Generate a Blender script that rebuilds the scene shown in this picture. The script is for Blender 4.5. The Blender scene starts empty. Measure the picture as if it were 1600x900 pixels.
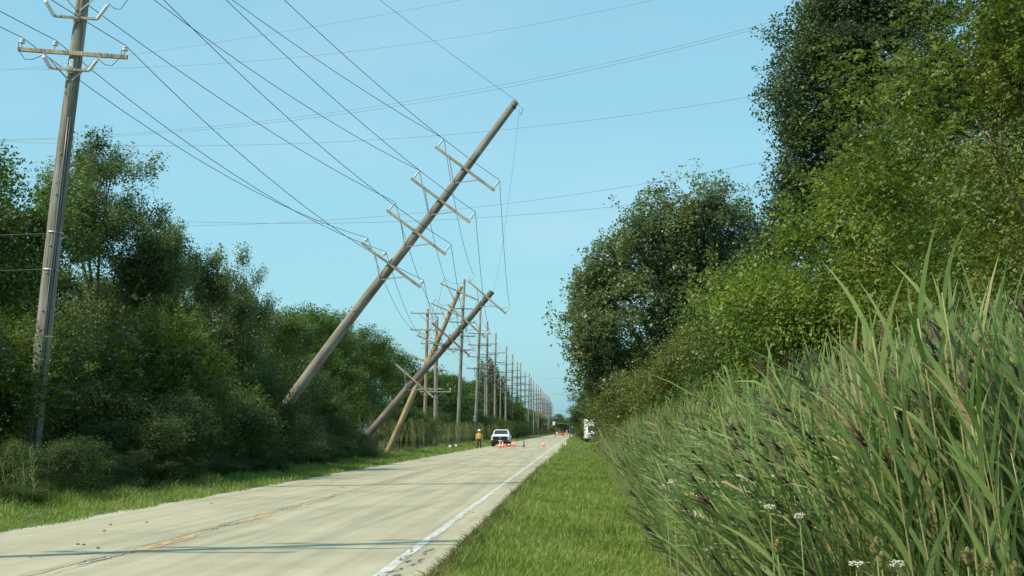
import bpy, math, random
import numpy as np
from mathutils import Vector, Matrix, Quaternion

# ------------------------------------------------------------------ camera, sky, sun, exposure
scene = bpy.context.scene
COL = scene.collection
F = 2310.0                       # focal length in pixels of the 1600 px wide photograph
CAMZ = 1.72
PITCH, YAW = math.atan(223.0 / F), math.atan(100.0 / F)
cam_d = bpy.data.cameras.new('camera')
cam_d.sensor_width = 36.0
cam_d.lens = 36.0 * F / 1600.0
cam_d.clip_start, cam_d.clip_end = 0.1, 8000.0
cam = bpy.data.objects.new('camera', cam_d)
COL.objects.link(cam)
cam.location = (0, 0, CAMZ)
cam.rotation_euler = (math.pi / 2 + PITCH, 0, YAW)
scene.camera = cam

SUN_EL, SUN_BACK = math.radians(47), math.radians(29)
sun_vec = Vector((-math.cos(SUN_BACK) * math.cos(SUN_EL), -math.sin(SUN_BACK) * math.cos(SUN_EL), math.sin(SUN_EL)))
world = bpy.data.worlds.new('World')
scene.world = world
world.use_nodes = True
wn, wl = world.node_tree.nodes, world.node_tree.links
for n in list(wn): wn.remove(n)
sky = wn.new('ShaderNodeTexSky')
sky.sky_type = 'NISHITA'
sky.sun_disc = False
sky.sun_elevation = SUN_EL
sky.sun_rotation = math.atan2(sun_vec.x, sun_vec.y)
sky.altitude = 200
sky.air_density, sky.dust_density, sky.ozone_density = 1.0, 2.0, 2.0
tintn = wn.new('ShaderNodeMix'); tintn.data_type = 'RGBA'; tintn.blend_type = 'MULTIPLY'
tintn.inputs[0].default_value = 1.0
tintn.inputs[7].default_value = (0.78, 1.1, 0.92, 1)
hazen = wn.new('ShaderNodeMix'); hazen.data_type = 'RGBA'          # pale summer haze evens the sky out
hazen.inputs[0].default_value = 0.65
hazen.inputs[7].default_value = (1.55, 3.05, 3.95, 1)
wtc = wn.new('ShaderNodeTexCoord'); wmp = wn.new('ShaderNodeMapping'); wmp.inputs['Scale'].default_value = (1, 1, 3.2)
wnz = wn.new('ShaderNodeTexNoise'); wnz.inputs['Scale'].default_value = 3.3; wnz.inputs['Detail'].default_value = 7; wnz.inputs['Roughness'].default_value = .55
wrp = wn.new('ShaderNodeMapRange'); wrp.inputs[1].default_value, wrp.inputs[2].default_value, wrp.inputs[3].default_value, wrp.inputs[4].default_value = .52, .8, 0, .22
cln = wn.new('ShaderNodeMix'); cln.data_type = 'RGBA'; cln.inputs[7].default_value = (3.4, 4.1, 4.6, 1)      # thin wisps of cloud
wl.new(wtc.outputs['Generated'], wmp.inputs[0]); wl.new(wmp.outputs[0], wnz.inputs['Vector']); wl.new(wnz.outputs['Fac'], wrp.inputs[0]); wl.new(wrp.outputs[0], cln.inputs[0])
bg = wn.new('ShaderNodeBackground'); bg.inputs[1].default_value = 0.15
wo = wn.new('ShaderNodeOutputWorld')
wl.new(sky.outputs[0], tintn.inputs[6]); wl.new(tintn.outputs[2], hazen.inputs[6]); wl.new(hazen.outputs[2], cln.inputs[6]); wl.new(cln.outputs[2], bg.inputs[0]); wl.new(bg.outputs[0], wo.inputs[0])
sun_d = bpy.data.lights.new('sun', 'SUN')
sun_d.energy, sun_d.angle, sun_d.color = 3.6, math.radians(0.53), (1.0, 0.87, 0.66)
sun = bpy.data.objects.new('sun', sun_d)
COL.objects.link(sun)
sun.rotation_euler = sun_vec.to_track_quat('Z', 'Y').to_euler()
sun.location = (-30, -20, 40)
vs = scene.view_settings
vs.view_transform, vs.look, vs.exposure, vs.gamma = 'Standard', 'None', 0.5, 1.0
vs.use_curve_mapping = False
scene.cycles.max_bounces = 6
scene.cycles.transparent_max_bounces = 6

# ------------------------------------------------------------------ helpers
R = random.Random(7)
NR = np.random.default_rng(7)
_cm = (Matrix.Translation((0, 0, CAMZ)) @ cam.rotation_euler.to_matrix().to_4x4())

def at(px, py, Y):
    """world point seen at photograph pixel px,py at distance Y along the road"""
    d = _cm.to_3x3() @ Vector(((px - 800) / F, (450 - py) / F, -1.0))
    return Vector((0, 0, CAMZ)) + d * (Y / d.y)

def tag(o, label=None, cat=None, group=None, kind=None):
    if label: o['label'] = label
    if cat: o['category'] = cat
    if group: o['group'] = group
    if kind: o['kind'] = kind
    return o

def empty(name, loc=(0, 0, 0), label=None, cat=None, group=None):
    o = bpy.data.objects.new(name, None)
    o.empty_display_size = 0.2
    COL.objects.link(o)
    o.location = loc
    return tag(o, label, cat, group)

def link(name, me, parent=None, loc=None, rot=None):
    o = bpy.data.objects.new(name, me)
    COL.objects.link(o)
    if parent: o.parent = parent
    if loc is not None: o.location = loc
    if rot is not None: o.rotation_euler = rot
    return o

def copy_tree(o, parent=None):
    c = o.copy(); COL.objects.link(c)
    if parent: c.parent = parent
    for ch in o.children: copy_tree(ch, c)
    return c

ORD = 'nearest second third fourth fifth sixth seventh eighth ninth tenth eleventh twelfth thirteenth fourteenth fifteenth sixteenth seventeenth eighteenth nineteenth twentieth'.split()
_cnt = {}
def nth(key):
    _cnt[key] = _cnt.get(key, 0) + 1
    k = _cnt[key] - 1
    return (ORD[k] + (' one' if k == 0 else '')) if k < len(ORD) else 'one of the farthest'

class MB:
    def __init__(s): s.v, s.f, s.m, s.sm = [], [], [], []
    def add(s, v, f, mi=0, smooth=False):
        b = len(s.v); s.v += [tuple(p) for p in v]
        for q in f:
            s.f.append(tuple(b + i for i in q)); s.m.append(mi); s.sm.append(smooth)
        return s
    def box(s, c, d, rot=None, mi=0, bev=0.0):
        hx, hy, hz = d[0] / 2, d[1] / 2, d[2] / 2
        if bev > 0:
            b = min(bev, hx * .9, hy * .9, hz * .9); v = []
            for sz in (-1, 1):
                for sx, sy in ((-1, -1), (1, -1), (1, 1), (-1, 1)):
                    v += [(sx * (hx - b), sy * (hy - b), sz * hz)]
            for sz in (-1, 1):
                z = sz * (hz - b)
                v += [(-hx + b, -hy, z), (hx - b, -hy, z), (hx, -hy + b, z), (hx, hy - b, z), (hx - b, hy, z), (-hx + b, hy, z), (-hx, hy - b, z), (-hx, -hy + b, z)]
            f = [(3, 2, 1, 0), (4, 5, 6, 7)]
            lo, hi = 8, 16
            for i in range(8): f.append((lo + i, lo + (i + 1) % 8, hi + (i + 1) % 8, hi + i))
            for k in range(4):
                a, b2 = 2 * k, 2 * k + 1
                f.append((k, (k + 1) % 4, lo + b2, lo + a)); f.append((hi + a, hi + b2, 4 + (k + 1) % 4, 4 + k))
                f.append((lo + b2, (k + 1) % 4, lo + (b2 + 1) % 8)); f.append((hi + (b2 + 1) % 8, 4 + (k + 1) % 4, hi + b2))
        else:
            v = [(sx * hx, sy * hy, sz * hz) for sz in (-1, 1) for sx, sy in ((-1, -1), (1, -1), (1, 1), (-1, 1))]
            f = [(3, 2, 1, 0), (4, 5, 6, 7), (0, 1, 5, 4), (1, 2, 6, 5), (2, 3, 7, 6), (3, 0, 4, 7)]
        M = rot if rot is not None else Matrix.Identity(3)
        c = Vector(c)
        return s.add([c + M @ Vector(p) for p in v], f, mi)
    def bar(s, a, b, w, h, mi=0, up=(0, 0, 1)):
        a, b = Vector(a), Vector(b); d = b - a; L = d.length; d.normalize()
        u = Vector(up)
        if abs(d.dot(u)) > .98: u = Vector((0, 1, 0))
        x = d.cross(u).normalized(); y = x.cross(d)
        return s.box((a + b) / 2, (w, L, h), Matrix((x, d, y)).transposed(), mi)
    def tube(s, pts, rad, n=8, mi=0, cap=True, smooth=True):
        pts = [Vector(p) for p in pts]
        if not hasattr(rad, '__len__'): rad = [rad] * len(pts)
        v, f = [], []; x = None
        for i, p in enumerate(pts):
            t = (pts[min(i + 1, len(pts) - 1)] - pts[max(i - 1, 0)]).normalized()
            if x is None:
                x = t.cross(Vector((0, 0, 1)) if abs(t.z) < .9 else Vector((0, 1, 0))).normalized()
            else:
                x = (x - t * x.dot(t)).normalized()
            y = t.cross(x)
            for k in range(n):
                a = 2 * math.pi * k / n
                v.append(p + (x * math.cos(a) + y * math.sin(a)) * rad[i])
        for i in range(len(pts) - 1):
            for k in range(n):
                f.append((i * n + k, i * n + (k + 1) % n, (i + 1) * n + (k + 1) % n, (i + 1) * n + k))
        s.add(v, f, mi, smooth)
        if cap:
            b = len(s.v) - len(v); e = len(s.v) - n
            s.f += [tuple(b + k for k in reversed(range(n))), tuple(e + k for k in range(n))]
            s.m += [mi, mi]; s.sm += [False, False]
        return s
    def lathe(s, base, axis, prof, n=10, mi=0, smooth=True):
        base, axis = Vector(base), Vector(axis).normalized()
        x = axis.cross(Vector((0, 0, 1)) if abs(axis.z) < .9 else Vector((1, 0, 0))).normalized(); y = axis.cross(x)
        v, f = [], []
        for r, h in prof:
            for k in range(n):
                a = 2 * math.pi * k / n
                v.append(base + axis * h + (x * math.cos(a) + y * math.sin(a)) * r)
        m = len(prof)
        for i in range(m - 1):
            for k in range(n): f.append((i * n + k, i * n + (k + 1) % n, (i + 1) * n + (k + 1) % n, (i + 1) * n + k))
        s.add(v, f, mi, smooth)
        b = len(s.v) - len(v)
        s.f += [tuple(b + k for k in reversed(range(n))), tuple(b + (m - 1) * n + k for k in range(n))]
        s.m += [mi, mi]; s.sm += [False, False]
        return s
    def mesh(s, name, mats):
        me = bpy.data.meshes.new(name)
        me.from_pydata(s.v, [], s.f)
        for m in (mats if isinstance(mats, (list, tuple)) else [mats]): me.materials.append(m)
        me.polygons.foreach_set('material_index', s.m)
        me.polygons.foreach_set('use_smooth', s.sm)
        me.update()
        return me
    def build(s, name, mats, parent=None, **k):
        return link(name, s.mesh(name, mats), parent, **k)

def np_mesh(name, V, Q, mat, tint=None, smooth=False, ft=None):
    """mesh from numpy quads; tint is one value for each face"""
    me = bpy.data.meshes.new(name)
    V = np.ascontiguousarray(V, dtype=np.float32).reshape(-1, 3); Q = np.ascontiguousarray(Q, dtype=np.int32)
    k = Q.shape[1]
    me.vertices.add(len(V)); me.vertices.foreach_set('co', V.ravel())
    me.loops.add(Q.size); me.loops.foreach_set('vertex_index', Q.ravel())
    me.polygons.add(len(Q)); me.polygons.foreach_set('loop_start', np.arange(0, Q.size, k, dtype=np.int32))
    if smooth: me.polygons.foreach_set('use_smooth', np.ones(len(Q), dtype=bool))
    for m in (mat if isinstance(mat, (list, tuple)) else [mat]): me.materials.append(m)
    if ft is not None: me.polygons.foreach_set('material_index', np.ascontiguousarray(ft, dtype=np.int32))
    me.update(calc_edges=True)
    if tint is not None:
        a = me.attributes.new('tint', 'FLOAT', 'FACE')
        a.data.foreach_set('value', np.ascontiguousarray(tint, dtype=np.float32))
    return me

def unit(a): return a / np.maximum(np.linalg.norm(a, axis=-1, keepdims=True), 1e-9)

# ------------------------------------------------------------------ materials
def new_mat(name):
    m = bpy.data.materials.new(name); m.use_nodes = True
    return m, m.node_tree.nodes, m.node_tree.links, m.node_tree.nodes['Principled BSDF']

def plain(name, col, rough=0.6, metal=0.0, var=0.12, scale=6.0, spec=0.5, bump=0.0):
    m, n, l, p = new_mat(name)
    tc = n.new('ShaderNodeTexCoord'); nz = n.new('ShaderNodeTexNoise'); nz.inputs['Scale'].default_value = scale; nz.inputs['Detail'].default_value = 5
    l.new(tc.outputs['Object'], nz.inputs['Vector'])
    r = n.new('ShaderNodeValToRGB')
    r.color_ramp.elements[0].position, r.color_ramp.elements[1].position = .3, .72
    r.color_ramp.elements[0].color = tuple(c * (1 - var) for c in col) + (1,)
    r.color_ramp.elements[1].color = tuple(min(1, c * (1 + var)) for c in col) + (1,)
    l.new(nz.outputs['Fac'], r.inputs[0]); l.new(r.outputs[0], p.inputs['Base Color'])
    p.inputs['Roughness'].default_value = rough; p.inputs['Metallic'].default_value = metal
    p.inputs['Specular IOR Level'].default_value = spec
    if bump:
        b = n.new('ShaderNodeBump'); b.inputs['Strength'].default_value = bump; b.inputs['Distance'].default_value = 0.01
        l.new(nz.outputs['Fac'], b.inputs['Height']); l.new(b.outputs[0], p.inputs['Normal'])
    return m

def leaf_mat(name, cols, trans=0.28, rough=0.5, spec=0.35, tcol=(1.25, 1.35, 0.5)):
    """cols: dark .. light colours along the per-leaf tint"""
    m, n, l, p = new_mat(name)
    a = n.new('ShaderNodeAttribute'); a.attribute_name = 'tint'
    r = n.new('ShaderNodeValToRGB')
    cr = r.color_ramp
    cr.elements[0].position, cr.elements[1].position = 0.0, 1.0
    cr.elements[0].color, cr.elements[1].color = tuple(cols[0]) + (1,), tuple(cols[-1]) + (1,)
    for i, c in enumerate(cols[1:-1]):
        e = cr.elements.new((i + 1) / (len(cols) - 1)); e.color = tuple(c) + (1,)
    l.new(a.outputs['Fac'], r.inputs[0]); l.new(r.outputs[0], p.inputs['Base Color'])
    p.inputs['Roughness'].default_value = rough; p.inputs['Specular IOR Level'].default_value = spec
    t = n.new('ShaderNodeBsdfTranslucent')
    mu = n.new('ShaderNodeMix'); mu.data_type = 'RGBA'; mu.blend_type = 'MULTIPLY'; mu.inputs[0].default_value = 1
    mu.inputs[7].default_value = tuple(tcol) + (1,)
    l.new(r.outputs[0], mu.inputs[6]); l.new(mu.outputs[2], t.inputs[0])
    mx = n.new('ShaderNodeMixShader'); mx.inputs[0].default_value = trans
    l.new(p.outputs[0], mx.inputs[1]); l.new(t.outputs[0], mx.inputs[2])
    l.new(mx.outputs[0], n['Material Output'].inputs[0])
    return m

def wood_mat(name, dark, mid, light, knots=True):
    m, n, l, p = new_mat(name)
    tc = n.new('ShaderNodeTexCoord')
    def noise(sc, scale, det=6, rough=.6):
        mp = n.new('ShaderNodeMapping'); mp.inputs['Scale'].default_value = sc
        nz = n.new('ShaderNodeTexNoise'); nz.inputs['Scale'].default_value = scale; nz.inputs['Detail'].default_value = det; nz.inputs['Roughness'].default_value = rough
        l.new(tc.outputs['Object'], mp.inputs[0]); l.new(mp.outputs[0], nz.inputs['Vector'])
        return nz.outputs['Fac']
    g = noise((9, 9, .35), 2.2)
    r = n.new('ShaderNodeValToRGB'); cr = r.color_ramp
    cr.elements[0].position, cr.elements[1].position = .28, .72
    cr.elements[0].color, cr.elements[1].color = dark + (1,), light + (1,)
    e = cr.elements.new(.48); e.color = mid + (1,)
    l.new(g, r.inputs[0])
    b = noise((1, 1, .5), 1.3, 3)
    mx = n.new('ShaderNodeMix'); mx.data_type = 'RGBA'; mx.blend_type = 'MULTIPLY'
    r2 = n.new('ShaderNodeValToRGB'); r2.color_ramp.elements[0].position, r2.color_ramp.elements[1].position = .35, .65
    r2.color_ramp.elements[0].color = (.62, .6, .58, 1); r2.color_ramp.elements[1].color = (1, 1, 1, 1)
    l.new(b, r2.inputs[0]); mx.inputs[0].default_value = 1
    l.new(r.outputs[0], mx.inputs[6]); l.new(r2.outputs[0], mx.inputs[7])
    out = mx.outputs[2]
    c = noise((26, 26, .22), 1.6, 3, .5)
    r4 = n.new('ShaderNodeValToRGB'); r4.color_ramp.elements[0].position, r4.color_ramp.elements[1].position = .34, .42
    r4.color_ramp.elements[0].color = (.3, .28, .26, 1); r4.color_ramp.elements[1].color = (1, 1, 1, 1)
    l.new(c, r4.inputs[0])
    m4 = n.new('ShaderNodeMix'); m4.data_type = 'RGBA'; m4.blend_type = 'MULTIPLY'; m4.inputs[0].default_value = 1
    l.new(out, m4.inputs[6]); l.new(r4.outputs[0], m4.inputs[7]); out = m4.outputs[2]
    if knots:
        k = noise((3.2, 3.2, 1.6), 1.9, 2, .5)
        r3 = n.new('ShaderNodeValToRGB'); r3.color_ramp.elements[0].position, r3.color_ramp.elements[1].position = .70, .76
        r3.color_ramp.elements[0].color = (1, 1, 1, 1); r3.color_ramp.elements[1].color = (.25, .22, .2, 1)
        l.new(k, r3.inputs[0])
        m2 = n.new('ShaderNodeMix'); m2.data_type = 'RGBA'; m2.blend_type = 'MULTIPLY'; m2.inputs[0].default_value = 1
        l.new(out, m2.inputs[6]); l.new(r3.outputs[0], m2.inputs[7]); out = m2.outputs[2]
    l.new(out, p.inputs['Base Color'])
    p.inputs['Roughness'].default_value = .85; p.inputs['Specular IOR Level'].default_value = .2
    bp = n.new('ShaderNodeBump'); bp.inputs['Strength'].default_value = .6; bp.inputs['Distance'].default_value = .02
    l.new(g, bp.inputs['Height']); l.new(bp.outputs[0], p.inputs['Normal'])
    return m

M = {}
M['pole'] = wood_mat('weathered_pole_wood', (.13, .122, .102), (.28, .268, .235), (.42, .405, .36))
M['pole_dark'] = wood_mat('dark_pole_wood', (.08, .068, .055), (.19, .165, .135), (.33, .295, .245))
M['pole_new'] = wood_mat('tan_pole_wood', (.22, .16, .10), (.42, .32, .20), (.54, .43, .29))
M['arm'] = wood_mat('crossarm_wood', (.28, .25, .19), (.46, .42, .33), (.58, .54, .44), False)
M['arm_brown'] = wood_mat('brown_crossarm_wood', (.16, .10, .07), (.30, .19, .13), (.40, .27, .19), False)
M['insul'] = plain('grey_glazed_insulator', (.62, .64, .64), .25, var=.08)
M['steel'] = plain('galvanised_steel', (.36, .37, .37), .45, .6)
M['wire'] = plain('weathered_wire', (.055, .06, .065), .6, .3, spec=.3)
M['wire_far'] = plain('aluminium_wire', (.30, .31, .32), .5, .5)
M['rubber'] = plain('black_rubber', (.02, .02, .022), .8)
M['bark'] = plain('bark', (.13, .105, .08), .9, var=.4, scale=9, bump=.6)
M['bark_pale'] = plain('pale_bark', (.24, .21, .17), .9, var=.35, scale=9, bump=.6)
# foliage: olive greens kept in the 0.03 .. 0.13 range
M['lf_belt'] = leaf_mat('leaf_belt', [(.05, .085, .018), (.10, .165, .035), (.165, .238, .06)], .38)
M['lf_grey'] = leaf_mat('leaf_greyish', [(.062, .094, .034), (.115, .165, .056), (.185, .235, .092)], .36)
M['lf_dark'] = leaf_mat('leaf_dark', [(.038, .064, .019), (.072, .112, .033), (.115, .162, .055)], .34)
M['lf_dark3'] = leaf_mat('leaf_dark_tree', [(.034, .06, .02), (.062, .10, .034), (.10, .148, .058)], .26)
M['lf_shrub'] = leaf_mat('leaf_shrub', [(.036, .06, .015), (.075, .12, .027), (.14, .20, .044)], .36)
M['lf_cotton'] = leaf_mat('leaf_cottonwood', [(.075, .108, .046), (.135, .182, .078), (.21, .265, .13)], .34, .4, .5)
M['lf_bright'] = leaf_mat('leaf_bright', [(.06, .105, .013), (.125, .195, .02), (.20, .265, .03), (.25, .27, .06)], .36)
M['lf_top'] = leaf_mat('leaf_yellowish', [(.055, .085, .014), (.105, .15, .022), (.17, .215, .036), (.24, .25, .075)], .34)
M['lf_mid'] = leaf_mat('leaf_mid', [(.04, .072, .012), (.082, .13, .019), (.135, .185, .03)], .32)
M['lf_olive'] = leaf_mat('leaf_olive', [(.065, .085, .015), (.115, .145, .025), (.185, .2, .045)], .3)
M['lf_silver'] = leaf_mat('leaf_silver', [(.08, .11, .028), (.13, .165, .045), (.24, .26, .12)], .3)
M['reed'] = leaf_mat('reed_leaf', [(.072, .112, .03), (.142, .212, .058), (.23, .308, .10), (.40, .32, .16)], .3, .42, .45, (1.15, 1.3, .55))
M['reed_stem'] = leaf_mat('reed_stem', [(.16, .18, .05), (.24, .23, .085), (.36, .29, .15)], .0, .5)
M['reed_left'] = leaf_mat('olive_reed_leaf', [(.12, .145, .05), (.175, .20, .072), (.24, .245, .11), (.33, .30, .16)], .28, .5, .4)
M['plume'] = leaf_mat('reed_plume', [(.085, .058, .05), (.15, .105, .085), (.26, .195, .14)], .15, .8, .1, (1, .9, .8))
M['plume_pale'] = leaf_mat('old_reed_plume', [(.18, .14, .085), (.29, .225, .14), (.40, .32, .2)], .2, .8, .1, (1, .95, .8))
M['grass'] = leaf_mat('grass_blade', [(.11, .17, .03), (.18, .275, .05), (.25, .33, .08), (.38, .35, .14)], .3, .5, .4, (1.2, 1.3, .5))
M['grass_dry'] = leaf_mat('dry_grass_blade', [(.085, .10, .03), (.14, .15, .05), (.24, .22, .10)], .3, .6, .3)
def worn_paint(name, paint, under, lo, hi, sc):
    m, n, l, p = new_mat(name)
    g = n.new('ShaderNodeNewGeometry'); mp = n.new('ShaderNodeMapping'); mp.inputs['Scale'].default_value = (1, .3, 1)
    z = n.new('ShaderNodeTexNoise'); z.inputs['Scale'].default_value = sc; z.inputs['Detail'].default_value = 8; z.inputs['Roughness'].default_value = .72
    r = n.new('ShaderNodeValToRGB'); r.color_ramp.elements[0].position, r.color_ramp.elements[1].position = lo, hi
    r.color_ramp.elements[0].color, r.color_ramp.elements[1].color = under + (1,), paint + (1,)
    l.new(g.outputs['Position'], mp.inputs[0]); l.new(mp.outputs[0], z.inputs['Vector']); l.new(z.outputs['Fac'], r.inputs[0]); l.new(r.outputs[0], p.inputs['Base Color'])
    p.inputs['Roughness'].default_value = .75
    return m
M['white_paint'] = worn_paint('worn_white_paint', (.58, .60, .58), (.43, .415, .34), .40, .58, 5.0)

def ground_mat():
    m, n, l, p = new_mat('verge_soil')
    g = n.new('ShaderNodeNewGeometry')
    a = n.new('ShaderNodeTexNoise'); a.inputs['Scale'].default_value = 1.6; a.inputs['Detail'].default_value = 8; a.inputs['Roughness'].default_value = .7
    l.new(g.outputs['Position'], a.inputs['Vector'])
    r = n.new('ShaderNodeValToRGB'); cr = r.color_ramp
    cr.elements[0].position, cr.elements[1].position = .3, .75
    cr.elements[0].color, cr.elements[1].color = (.05, .075, .018, 1), (.115, .145, .038, 1)
    l.new(a.outputs['Fac'], r.inputs[0])
    b = n.new('ShaderNodeTexNoise'); b.inputs['Scale'].default_value = .9; b.inputs['Detail'].default_value = 6
    l.new(g.outputs['Position'], b.inputs['Vector'])
    mr = n.new('ShaderNodeMapRange'); mr.inputs[1].default_value, mr.inputs[2].default_value = .48, .6
    l.new(b.outputs['Fac'], mr.inputs[0])
    mx = n.new('ShaderNodeMix'); mx.data_type = 'RGBA'; mx.inputs[7].default_value = (.15, .12, .075, 1)
    l.new(mr.outputs[0], mx.inputs[0]); l.new(r.outputs[0], mx.inputs[6]); l.new(mx.outputs[2], p.inputs['Base Color'])
    p.inputs['Roughness'].default_value = .95; p.inputs['Specular IOR Level'].default_value = .1
    return m
M['ground'] = ground_mat()

def road_mat():
    m, n, l, p = new_mat('worn_concrete')
    g = n.new('ShaderNodeNewGeometry')
    def noise(sc, scale, det=6, rough=.6, dist=0.0):
        mp = n.new('ShaderNodeMapping'); mp.inputs['Scale'].default_value = sc
        z = n.new('ShaderNodeTexNoise'); z.inputs['Scale'].default_value = scale; z.inputs['Detail'].default_value = det; z.inputs['Roughness'].default_value = rough
        z.inputs['Distortion'].default_value = dist
        l.new(g.outputs['Position'], mp.inputs[0]); l.new(mp.outputs[0], z.inputs['Vector'])
        return z.outputs['Fac']
    def ramp(src, p0, c0, p1, c1):
        r = n.new('ShaderNodeValToRGB'); r.color_ramp.elements[0].position, r.color_ramp.elements[1].position = p0, p1
        r.color_ramp.elements[0].color, r.color_ramp.elements[1].color = tuple(c0) + (1,), tuple(c1) + (1,)
        l.new(src, r.inputs[0]); return r.outputs[0]
    def mul(a, b):
        x = n.new('ShaderNodeMix'); x.data_type = 'RGBA'; x.blend_type = 'MULTIPLY'; x.inputs[0].default_value = 1
        l.new(a, x.inputs[6]); l.new(b, x.inputs[7]); return x.outputs[2]
    base = ramp(noise((.8, .1, 1), 1.0, 6), .3, (.41, .375, .262), .7, (.51, .465, .33))
    base = mul(base, ramp(noise((2.5, .035, 1), 1.3, 4, .5), .36, (.80, .815, .84), .62, (1, 1, 1)))      # tyre wear along the lanes
    base = mul(base, ramp(noise((.3, .22, 1), 1.0, 6, .68), .36, (.82, .83, .82), .54, (1, 1, 1)))      # cross stains
    base = mul(base, ramp(noise((1, 1, 1), 38, 3, .7), .3, (.84, .84, .84), .6, (1.04, 1.04, 1.04)))    # aggregate
    # saw-cut joints across the slabs, every 6 m, wandering a little
    sp = n.new('ShaderNodeSeparateXYZ'); l.new(g.outputs['Position'], sp.inputs[0])
    wob = n.new('ShaderNodeMath'); wob.operation = 'MULTIPLY_ADD'; l.new(noise((.6, .1, 1), 1, 3), wob.inputs[0]); wob.inputs[1].default_value = .25; l.new(sp.outputs['Y'], wob.inputs[2])
    mo = n.new('ShaderNodeMath'); mo.operation = 'PINGPONG'; l.new(wob.outputs[0], mo.inputs[0]); mo.inputs[1].default_value = 3.05
    jt = ramp(mo.outputs[0], .004, (.78, .77, .75), .012, (1, 1, 1))
    base = mul(base, jt)
    l.new(base, p.inputs['Base Color'])
    p.inputs['Roughness'].default_value = .82; p.inputs['Specular IOR Level'].default_value = .3
    b = n.new('ShaderNodeBump'); b.inputs['Strength'].default_value = .35; b.inputs['Distance'].default_value = .01
    l.new(noise((1, 1, 1), 30, 4, .7), b.inputs['Height']); l.new(b.outputs[0], p.inputs['Normal'])
    return m
M['road'] = road_mat()
M['crack'] = plain('tar_and_dirt', (.15, .14, .115), .9, var=.35, scale=4)
M['patch'] = plain('grey_patch', (.27, .265, .24), .9, var=.2, scale=4)
M['yellow'] = worn_paint('worn_centre_paint', (.60, .33, .09), (.46, .38, .23), .36, .56, 9.0)
M['gravel'] = plain('pale_gravel', (.42, .40, .35), .95, var=.35, scale=14)

# ------------------------------------------------------------------ ground and road
RL, RR, WL, CL = -9.45, -1.72, -2.34, -6.28         # road edges, white line, centre joint
mb = MB(); mb.add([(-3000, -300, 0), (3000, -300, 0), (3000, 6000, 0), (-3000, 6000, 0)], [(0, 1, 2, 3)])
tag(mb.build('ground', M['ground']), 'flat green verge and field ground around the road', 'ground', kind='structure')

def jag(y, s, a):
    return a * (math.sin(y * 1.7 + s) * .4 + math.sin(y * .61 + 2 * s) * .35 + math.sin(y * 4.3 + 3 * s) * .25)
ys = [-20 + i * .4 for i in range(351)] + [121 + i * 6 for i in range(140)]
mb = MB(); v = []
for y in ys: v += [(RL + jag(y, 1, .13), y, .012), (RL / 2 + RR / 2, y, .02), (RR + jag(y, 5, .14), y, .012)]
mb.add(v, [(3 * i + k, 3 * i + k + 1, 3 * i + k + 4, 3 * i + k + 3) for i in range(len(ys) - 1) for k in (0, 1)])
road = tag(mb.build('road', M['road']), 'pale worn concrete two lane road running straight to the far trees', 'road', kind='structure')
# crumbling pale gravel along both edges
for s_, x0, w in ((-1, RL, .35), (1, RR, .3)):
    v = []
    for y in ys: v += [(x0 - s_ * .25, y, .006), (x0 + s_ * (w * .5 + abs(jag(y, 9 + s_, .4))), y, .006)]
    mb = MB().add(v, [((2 * i, 2 * i + 1, 2 * i + 3, 2 * i + 2) if s_ > 0 else (2 * i + 1, 2 * i, 2 * i + 2, 2 * i + 3)) for i in range(len(ys) - 1)])
    tag(mb.build('gravel_shoulder', M['gravel']), 'crumbled pale gravel strip along the %s edge of the road' % ('left' if s_ < 0 else 'right'), 'shoulder', kind='structure')

def roadz(x):
    return .012 + .008 * (1 - abs((x - (RL + RR) / 2) / ((RR - RL) / 2)))
# white edge line, worn through in places
mb = MB(); y = 6.0
while y < 900:
    st = .35 if y < 70 else 4
    w = .075
    a, b = jag(y, 2, .012), jag(y + st, 2, .012)
    cut = (y < 60 and R.random() < .10)
    wl_, wr_ = w, w * (R.uniform(.1, .6) if cut else 1)
    z = roadz(WL) + .005
    mb.add([(WL - wl_ + a, y, z), (WL + wr_ + a, y, z), (WL + wr_ + b, y + st, z), (WL - wl_ + b, y + st, z)], [(0, 1, 2, 3)])
    y += st
mb.build('edge_line', M['white_paint'], road)
# faded yellow-orange centre dashes: flakes of paint
def flakes(y0, y1, x0, n, w):
    m_ = MB()
    for i in range(n):
        y_ = y0 + (y1 - y0) * R.random(); x_ = x0 + R.uniform(-w, w); L = R.uniform(.08, .5); ww = R.uniform(.015, .05)
        z_ = roadz(x_) + .006 + i * .00002
        m_.add([(x_ - ww, y_, z_), (x_ + ww * .3, y_ - L * .2, z_), (x_ + ww, y_ + L * .5, z_), (x_ + ww * .4, y_ + L, z_), (x_ - ww * .8, y_ + L * .8, z_)], [(0, 1, 2, 3, 4)])
    return m_
for (ya, yb, n_) in ((20.9, 22.4, 24), (22.9, 24.0, 18), (27.9, 30.0, 30), (34.2, 37.0, 26), (40.6, 43.0, 20), (47.5, 52, 20), (58, 64, 16), (72, 80, 14), (92, 100, 10)):
    flakes(ya, yb, CL + .05, n_, .08).build('centre_dash', M['yellow'], road)
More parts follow.
